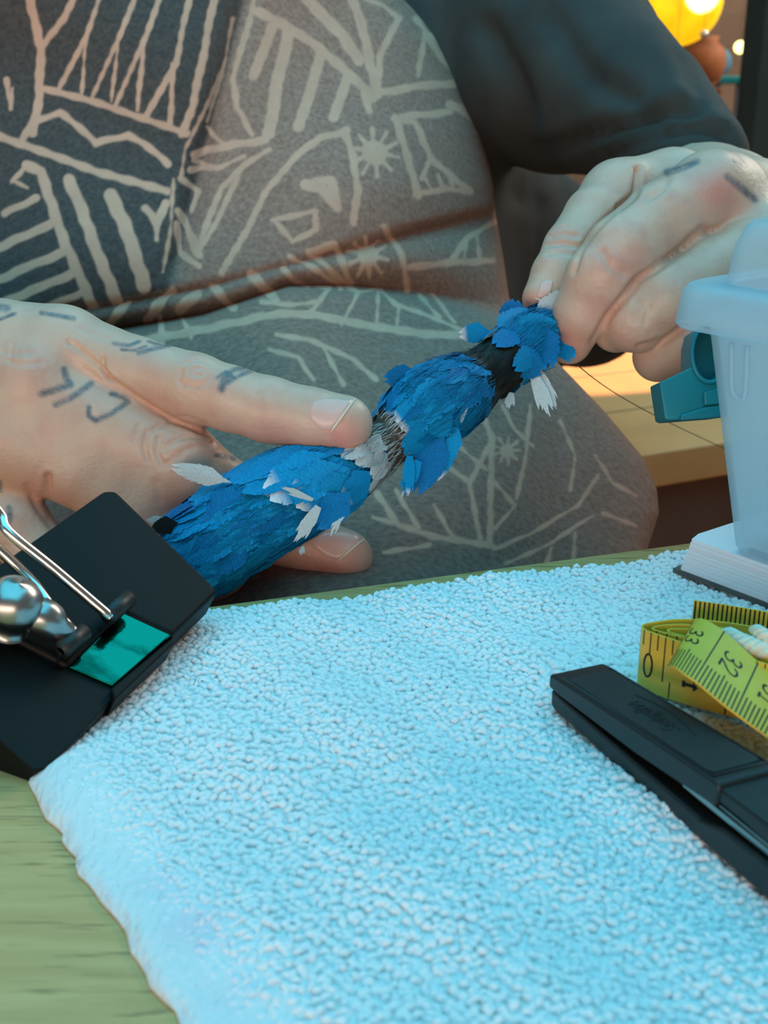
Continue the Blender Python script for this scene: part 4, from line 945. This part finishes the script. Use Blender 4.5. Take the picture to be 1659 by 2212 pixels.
Bq = Ribbon('tape_band', [pt(x, y, 3.6) for x, y in pathB], [pt(x, y, 16.2) for x, y in pathB], n=90)
prints(Bq, 'b', [(ss, Bq.w, Bq.w - 3.4, .26) for ss in np.arange(20, 40, 2.1)], [], -1)
pathB2 = [(86, 195.5), (70, 205.5), (63, 209.8), (58, 213), (56, 214.6), (57, 215.8), (62, 215.8)]
Bq2 = Ribbon('tape_band', [pt(x, y, 3.6) for x, y in pathB2], [pt(x, y, 15.9) for x, y in pathB2], n=60)
prints(Bq2, 'b2', [(ss, Bq2.w, Bq2.w - 3.4, .26) for ss in np.arange(18, 36, 2.1)], [], -1)
# standing end of the tape behind the coil
pathC = [(64.5, 229.2), (69, 227.6), (74, 225.4), (79, 223.0), (86, 219)]
Cq = Ribbon('tape_band', [pt(x, y, 3.6) for x, y in pathC], [pt(x, y, 16) for x, y in pathC], n=60)
tk = []
for i in range(30):
    ss = .45 + i * .92; L_ = 9.5 if i % 10 == 0 else (6.6 if i % 5 == 0 else 4.7); tk.append((ss, Cq.w, Cq.w - L_, .34))
prints(Cq, 'c', tk, [], 1 if Cq.nor[20] @ (CAM - Cq.b[20]) > 0 else -1)
# strip lying across the top of the coil with the numbers 33 32 31
topE = [(1486, 1372, 14.6), (1500, 1342, 16.5), (1517, 1338, 18.0), (1545, 1352, 18.4), (1570, 1371, 18.0), (1615, 1411, 16.6), (1660, 1453, 15), (1710, 1500, 12.5), (1800, 1590, 8)]
botE = [(1436, 1452, 15.2), (1442, 1443, 18.6), (1455, 1441, 20.4), (1480, 1458, 20.6), (1506, 1476, 20.2), (1562, 1522, 18.6), (1610, 1558, 16.6), (1660, 1594, 14), (1760, 1670, 9)]
tE = np.array([tp(x, y, h * .001) for x, y, h in topE]); bE = np.array([tp(x, y, h * .001) for x, y, h in botE])
mid = (tE + bE) / 2; 
for i in range(len(tE)):
    d_ = tE[i] - bE[i]; L0 = np.linalg.norm(d_)
Dq = Ribbon('tape_strip', list(bE), list(tE), n=90)
def s_at(px):                              # arc length where the mid line crosses a pixel column
    m_, _ = pix((Dq.b + Dq.t) / 2); return float(np.interp(px, m_[:, 0], Dq.s))
sN = [s_at(1533), s_at(1613)]; unit = sN[1] - sN[0]
tk = []
for i in range(-10, 32):
    ss = sN[0] + i * unit / 10
    if 0.4 < ss < Dq.s[-1] - 1: tk.append((ss, -0.0, Dq.w * (1.0 if i % 10 == 0 else (.33 if i % 5 else .38)), .30))
sd_ = 1 if (Dq.nor[40] @ (CAM - Dq.b[40])) > 0 else -1
prints(Dq, 'd', tk, [('33', sN[0] - unit * .62, Dq.w * .62, 3.5, 3.9, -math.pi * .5, .5), ('32', sN[0] + unit * .5, Dq.w * .60, 3.7, 4.2, -math.pi * .5, .5), ('31', sN[1] + unit * .5, Dq.w * .60, 3.7, 4.2, -math.pi * .5, .5)], sd_)
# cotton cord tucked in the coil
def rope(name, path, r, turns, label):
    par = empty(name, tuple(path[0]), label, 'cord'); n_ = 90; c_ = spline(path, n_); tg = np.gradient(c_, axis=0); tg /= np.linalg.norm(tg, axis=1)[:, None]
    u = np.cross(tg, ZU); u /= np.linalg.norm(u, axis=1)[:, None]; w = np.cross(u, tg)
    for k_ in range(3):
        a = np.linspace(0, turns * 2 * np.pi, n_) + k_ * 2 * np.pi / 3; v, f = tube(c_ + r * .55 * (np.cos(a)[:, None] * u + np.sin(a)[:, None] * w), r * .62, 8); obj('strand', v, f, M_CORD, par)
    return par
rope('cotton_cord', [tp(1568, 1372, .015), tp(1610, 1392, .0165), tp(1660, 1410, .0165), tp(1740, 1440, .014)], .0017, 3.2, 'white twisted cotton cord tucked into the coiled tape measure')
rope('cotton_cord', [tp(1632, 1362, .018), tp(1650, 1372, .019), tp(1700, 1400, .018)], .0012, 2, 'frayed short end of white cord above the tape measure')

# ------------------------------------------------------------------ paper pad, tub, teal clip
c0 = tp(1453, 1236, 0.0030); c1 = tp(1642, 1308, 0.0030); pa = (c1 - c0); pa /= np.linalg.norm(pa); pb = np.array([-pa[1], pa[0], 0.0])
pb = pb if pb[0] > 0 else -pb
def padp(u, w, h): return c0 + pa * u * .001 + pb * w * .001 + ZU * h * .001
pad = empty('paper_pad', tuple(padp(40, 40, 0)), 'thick pad of white paper on a grey board under the plastic tub', 'paper pad')
v, f = prism([padp(u, w, 0) for u, w in ((0, 0), (105, 0), (105, 90), (0, 90))], ZU * .0011); o = obj('backing_board', v, f, M_BOARD, pad, smooth=False)
lay = 9
for i in range(lay):
    j1, j2 = random.uniform(0, 0.25), random.uniform(-.1, .15); ox = 0.6 + i * 0.32
    poly = [(ox + j1, 6 - i * .2), (ox + 1.2 + j1, .4 + j2), (104, .3 + j2), (104, 89), (ox + 4 + j1, 89), (ox + .4 + j1, 16)]
    v, f = prism([padp(u, w, 1.15 + i * 1.0) for u, w in poly], ZU * .00097); obj('paper_sheaf', v, f, M_PAPER, pad, smooth=False)
# tub
tb = tp(1598, 1192, 0.0133); 
def tubp(u, w, h): return tb + pa * u * .001 + pb * w * .001 + ZU * h * .001
def rrect(half, rc, n=8):
    out = []
    for cx, cy, a0 in ((half - rc, half - rc, 0), (-half + rc, half - rc, 90), (-half + rc, -half + rc, 180), (half - rc, -half + rc, 270)):
        for k_ in range(n + 1): a = math.radians(a0 + 90 * k_ / n); out.append((cx + rc * math.cos(a), cy + rc * math.sin(a)))
    return out
HB_ = 44.0; off = HB_ - 2.2
def shell(name, prof, mat, par, capb=True, capt=False):
    R = []
    for half, rc, h in prof: R.append(np.array([tubp(off + x, off + y, h) for x, y in rrect(half, rc)]))
    n_ = len(R[0]); f = grid_faces(len(R), n_, closed_v=True).tolist()
    if capb: f.append(list(range(n_))[::-1])
    if capt: f.append(list(range((len(R) - 1) * n_, len(R) * n_)))
    return obj(name, np.vstack(R), f, mat, par)
tub = empty('plastic_tub', tuple(tubp(off, off, 0)), 'frosted plastic tub with a stepped lid standing on the paper pad', 'tub')
shell('tub_body', [(HB_ - 2.5, 4, 0.0), (HB_ - .8, 4.6, .5), (HB_, 5, 1.6), (HB_ + 7.8, 5.5, 54), (HB_ + 9.2, 6, 55.4), (HB_ + 9.2, 6, 56.4), (HB_ + 6.9, 5, 56.2), (HB_ - 1.2, 4.2, 2.4), (HB_ - 3.5, 4, 1.8)], M_TUB, tub, True, True)
shell('lid_rim', [(HB_ + 9.4, 6, 53.4), (HB_ + 13.2, 8, 53.2), (HB_ + 13.8, 8, 54.0), (HB_ + 13.0, 8, 61.0), (HB_ + 12.2, 8, 62.4), (HB_ + 10.8, 8, 63.0), (HB_ + 5, 6, 63.0), (HB_ + 4, 6, 62.0), (HB_ + 10.6, 7, 61.8), (HB_ + 11.6, 7, 60.4), (HB_ + 12.2, 7, 54.4)], M_TUB, tub, False, False)
shell('lid_dome', [(HB_ + 6.2, 7, 62.8), (HB_ + 6.0, 7, 65), (HB_ + 5.4, 7, 71), (HB_ + 4.0, 7, 75.2), (HB_ + 3.0, 7, 76.2), (HB_ + 1, 6, 76.4), (HB_ - 1, 5, 75.4), (HB_ - 9, 5, 75.2)], M_TUB, tub, False, True)
def rib(pts, r):
    v, f = tube(spline(pts, 24), r, 8); obj('molded_rib', v, f, M_TUB, tub)
def face(u, h, out=.35):      # on the visible front-left wall of the tub
    return tubp(u, off - (HB_ + 7.8 * (h - 1.6) / 52.4) - out, h)
rib([face(-1, 51), face(-1, 42), face(-.4, 39.5), face(1, 38.6), face(2.6, 40), face(3, 51)], .0006)
# loose feathers inside the tub
def loose(u, w, h, ang, L, Wd, mat, label):
    p = tubp(u, w, h); d_ = math.cos(ang) * pa + math.sin(ang) * pb + 0.12 * ZU
    y = d_ / np.linalg.norm(d_); z = ZU - y * (ZU @ y); z /= np.linalg.norm(z); x = np.cross(y, z)
    o = bpy.data.objects.new('loose_feather', fmesh('long', mat, 2)); COL.objects.link(o)
    o.matrix_world = Matrix(((x[0] * Wd, y[0] * L, z[0] * Wd, p[0]), (x[1] * Wd, y[1] * L, z[1] * Wd, p[1]), (x[2] * Wd, y[2] * L, z[2] * Wd, p[2]), (0, 0, 0, 1)))
    tag(o, label, 'feather', 'feathers inside the tub')
loose(14, 6, 4.2, -.1, .034, .006, M_BLUE, 'blue feather lying inside the frosted tub near its front wall')
loose(20, 14, 4.6, 2.4, .02, .007, M_BLUE2, 'deep blue feather inside the tub behind the front one')
# teal clip
tq = lambda x, y, d: P(x, y, d)
tcl = empty('teal_clip', tuple(P(1500, 905, .306)), 'teal plastic clip with an oval finger hole fastened beside the frosted tub', 'clip')
fd = FW * 0.011
outer = [(1424, 826), (1492, 795), (1493, 745), (1500, 716), (1516, 704), (1560, 700), (1600, 712), (1605, 800), (1605, 892), (1550, 900), (1445, 908), (1436, 905)]
hole = [(1534 + 34 * math.cos(a), 763 + 57 * math.sin(a)) for a in np.linspace(0, 2 * math.pi, 25)[:-1]]
import bmesh
def plate_hole(name, outer, hole, d, th, mat, par):
    bm = bmesh.new(); 
    def loop(pts): 
        vs_ = [bm.verts.new(P(x, y, d)) for x, y in pts]; return [bm.edges.new((vs_[i], vs_[(i + 1) % len(vs_)])) for i in range(len(vs_))]
    e = loop(outer) + (loop(hole) if hole else []); bmesh.ops.triangle_fill(bm, edges=e, use_beauty=True)
    r = bmesh.ops.extrude_face_region(bm, geom=list(bm.faces)); vs_ = [q for q in r['geom'] if isinstance(q, bmesh.types.BMVert)]; bmesh.ops.translate(bm, verts=vs_, vec=Vector(FW * th))
    bmesh.ops.recalc_face_normals(bm, faces=bm.faces); bm.verts.index_update()
    v = np.array([tuple(q.co) for q in bm.verts]); f = [[q.index for q in fc.verts] for fc in bm.faces]; bm.free()
    o = obj(name, v, f, mat, par, smooth=False); bevel(o, .0005, 2, 50); return o
plate_hole('clip_body', outer, hole, .308, .011, M_TEALPL, tcl)
hr = spline([P(1534 + 39 * math.cos(a), 763 + 63 * math.sin(a), .3078) for a in np.linspace(0, 2 * math.pi, 25)], 60); v, f = tube(hr, .0006, 8); obj('hole_rim', v, f, M_TEALPL, tcl)
plate_hole('back_web', [(1496, 730), (1512, 708), (1600, 712), (1600, 830), (1510, 830), (1494, 800)], None, .316, .002, M_TEALPL, tcl)
plate_hole('grip_recess', [(1520, 846), (1590, 830), (1590, 868), (1522, 876)], None, .3068, .0014, M_TEALPL, tcl)
plate_hole('jaw', [(1470, 896), (1520, 880), (1600, 872), (1600, 893), (1545, 902), (1470, 908)], None, .3066, .002, M_TEALPL, tcl)

# ------------------------------------------------------------------ bench the person sits on
seat = T - 0.105
bn = empty('bench', (0.25, 0.95, 0.0), 'low timber bench with a dark front panel behind the table', 'bench')
def benchy(px, py): r = ray(px, py); return CAM + r * ((seat - CAM[2]) / r[2])
b0, b1 = benchy(1370, 985), benchy(1545, 958); bd = (b1 - b0); bd[2] = 0; bd /= np.linalg.norm(bd); bnn = np.array([-bd[1], bd[0], 0.0])
def bp(u, w, z): return np.array([*(b0[:2] + bd[:2] * u + bnn[:2] * w), z])
for k_, (w0, w1_) in enumerate(((0, .092), (.095, .19), (.193, .34))):
    v, f = prism([bp(u, w, seat) for u, w in ((-.7, w0), (.75, w0), (.75, w1_), (-.7, w1_))], (0, 0, -.024)); o = obj('seat_board', v, f, M_BENCH, bn, smooth=False); bevel(o, .002)
v, f = prism([bp(u, w, seat - .026) for u, w in ((-.68, .012), (.73, .012), (.73, .034), (-.68, .034))], (0, 0, -.40)); obj('front_panel', v, f, M_BENCHDARK, bn, smooth=False)
for u in (-.6, .098, .6):
    v, f = prism([bp(u + a_, w, seat - .0245) for a_, w in ((0, -.006), (.03, -.006), (.03, .012), (0, .012))], (0, 0, -(seat - .0245))); o = obj('post', v, f, M_GREY, bn, smooth=False)
v, f = prism([bp(u, w, 0) for u, w in ((-.68, .28), (.73, .28), (.73, .33), (-.68, .33))], (0, 0, seat - .0245)); obj('rear_panel', v, f, M_BENCHDARK, bn, smooth=False)

# ------------------------------------------------------------------ blurred yard behind
M_LAMP = Mat('yellow_lantern', lin(250, 190, 30), 0.5); 
nz = M_LAMP.noise(14); em = M_LAMP.ramp(nz.outputs[0], 0.3, 0.75, lin(240, 168, 8), lin(255, 216, 30)); M_LAMP.l(em, M_LAMP.b.inputs['Emission Color']); M_LAMP.b.inputs['Emission Strength'].default_value = 1.1; M_LAMP.col(em); M_LAMP = M_LAMP.m
M_BULB = Mat('lit_bulb', lin(255, 240, 180), 0.3); M_BULB.b.inputs['Emission Color'].default_value = lin(255, 244, 150); M_BULB.b.inputs['Emission Strength'].default_value = 3.0; M_BULB = M_BULB.m
def ball(c, r, ax=ZU, n=32, sq=1.0):
    a = np.linspace(0.02, math.pi - .02, 24); return lathe([(r * math.sin(t_), -r * sq * math.cos(t_)) for t_ in a], c, ax, n)
DL = 2.2; mpx = DL / FPX
ln = empty('round_lantern', tuple(P(1465, 95, DL)), 'glowing yellow round lantern hanging at the top right behind the sleeve', 'lantern')
v, f = ball(P(1466, 0, DL), 94 * mpx); obj('globe', v, f, M_LAMP, ln)
v, f = ball(P(1494, 22, DL) - FW * (82 * mpx), 38 * mpx); o = obj('bulb_glow', v, f, M_BULB, ln); o['label'] = 'bright yellow lit bulb'
v, f = lathe([(.02, 0), (.022, .02), (.014, .03), (.003, .032), (.003, .5)], P(1466, -94, DL), ZU, 20); obj('cap_and_cord', v, f, M_BENCHDARK, ln)
pst = box('wooden_post', P(1618, 380, 1.5) * [1, 1, 0] + [0, 0, 0.001], P(1618, 380, 1.5) * [1, 1, 0] + [.09, .09, 1.6], plain('dark_post', lin(62, 60, 50), 0.85, 0.3, 8), bw=.006)
tag(pst, 'dark upright wooden post at the right edge behind the person', 'post')
# fence of pale pickets
D3 = 3.0; gz0 = 0.0
fe = empty('picket_fence', tuple(P(1590, 300, 3.4) * [1, 1, 0]), 'pale grey picket fence far behind the arm', 'fence')
for k_ in range(9):
    c_ = P(1480 + k_ * 26, 262, 3.4); x_ = c_[0]; y_ = c_[1]; h_ = c_[2]
    v, f = prism([np.array([x_ - .011, y_, 0.0]), np.array([x_ + .011, y_, 0.0]), np.array([x_ + .011, y_, h_ - .02]), np.array([x_, y_, h_ + .01]), np.array([x_ - .011, y_, h_ - .02])], (0, .015, 0)); obj('picket', v, f, plain('pale_paint', lin(176, 170, 164), .8) if k_ == 0 else bpy.data.materials['pale_paint'], fe, smooth=False)
v, f = prism([np.array([P(1440, 300, 3.4)[0], P(1480, 262, 3.4)[1] + .016, .25]), np.array([P(1740, 300, 3.4)[0], P(1480, 262, 3.4)[1] + .016, .25]), np.array([P(1740, 300, 3.4)[0], P(1480, 262, 3.4)[1] + .016, .29]), np.array([P(1440, 300, 3.4)[0], P(1480, 262, 3.4)[1] + .016, .29])], (0, .012, 0)); obj('rail', v, f, bpy.data.materials['pale_paint'], fe, smooth=False)
# turquoise stool with a blue bundle
DS = 2.7; c_ = P(1580, 150, DS)
stl = empty('stool', (c_[0], c_[1] + .1, 0), 'turquoise stool with grey legs far behind the arm', 'stool')
M_TURQ = plain('turquoise_paint', lin(20, 150, 150), .5)
box('seat', (P(1545, 150, DS)[0], c_[1], P(1580, 182, DS)[2]), (P(1612, 150, DS)[0], c_[1] + .2, P(1580, 164, DS)[2]), M_TURQ, stl, .004)
for px0 in (1549, 1562, 1600):
    box('leg', (P(px0, 0, DS)[0], c_[1] + .01 + (.1 if px0 == 1562 else 0), 0), (P(px0 + 14, 0, DS)[0], c_[1] + .03 + (.1 if px0 == 1562 else 0), P(1580, 182, DS)[2]), plain('stool_leg', lin(150, 146, 150), .6) if px0 == 1549 else bpy.data.materials['stool_leg'], stl)
sz = P(1580, 164, DS)[2]
def lump(name, px, py, d, r, col, label, cat, sq=1.0, z0=None, ax=ZU, rough=.7):
    c_ = P(px, py, d); v, f = ball(c_, r, ax, 24, sq); v = v + 0.12 * r * np.sin(v * 60 / 1.0) ; 
    if z0 is not None: v[:, 2] = v[:, 2] - v[:, 2].min() + z0
    return tag(obj(name, v, f, plain(name, lin(*col), rough, .25, 25)), label, cat)
lump('cloth_bundle', 1556, 118, DS + .1, 30 * DS / FPX, (92, 150, 176), 'pale blue cloth bundle sitting on the turquoise stool', 'cloth', .9, sz)
# terracotta jar on a tall timber plinth
DJ = 2.5
jb = P(1505, 190, DJ)
v, f = prism([np.array([jb[0] + x_, jb[1] + y_, 0]) for x_, y_ in ((-.05, -.03), (.045, -.03), (.045, .06), (-.05, .06))], (0, 0, jb[2])); o = tag(obj('plinth', v, f, plain('rust_timber', lin(150, 84, 48), .8, .3, 12), smooth=False), 'rust brown timber plinth behind the sleeve', 'plinth'); bevel(o, .004)
v, f = lathe([(.028, 0), (.046, .015), (.056, .045), (.05, .075), (.034, .09), (.038, .1), (.034, .098), (.03, .09)], jb, ZU, 28); tag(obj('clay_jar', v, f, plain('terracotta', lin(176, 104, 66), .7, .25, 30)), 'brown clay jar standing on the plinth under the yellow lantern', 'jar')
# small glass baubles and a warm bulb hanging from strings
M_GLASS = Mat('clear_glass', (1, .92, .92, 1), .05, Transmission_Weight=.7, IOR=1.4).m
for px0, py0, d_, r_, mt, nm, lb in ((1521, 74, 2.0, 9, M_GLASS, 'glass_bauble', 'clear glass bauble hanging just right of the yellow lantern'), (1462, 116, 1.9, 8, M_GLASS, 'glass_bauble', 'clear glass bauble hanging beside the sleeve below the lantern'), (1599, 102, 2.4, 13, M_BULB, 'warm_bulb', 'small warm bulb glowing beside the dark post')):
    e_ = empty(nm, tuple(P(px0, py0 + r_, d_)), lb, 'bauble' if nm == 'glass_bauble' else 'bulb')
    v, f = ball(P(px0, py0, d_), r_ * d_ / FPX, n=20); obj('globe', v, f, mt, e_)
    c_ = P(px0, py0 - r_ * .98, d_); v, f = tube([c_, c_ + ZU * .5, c_ + ZU * 1.2], .0004, 5); obj('string', v, f, M_THREAD, e_)
# grass tuft at the fence foot and foliage behind
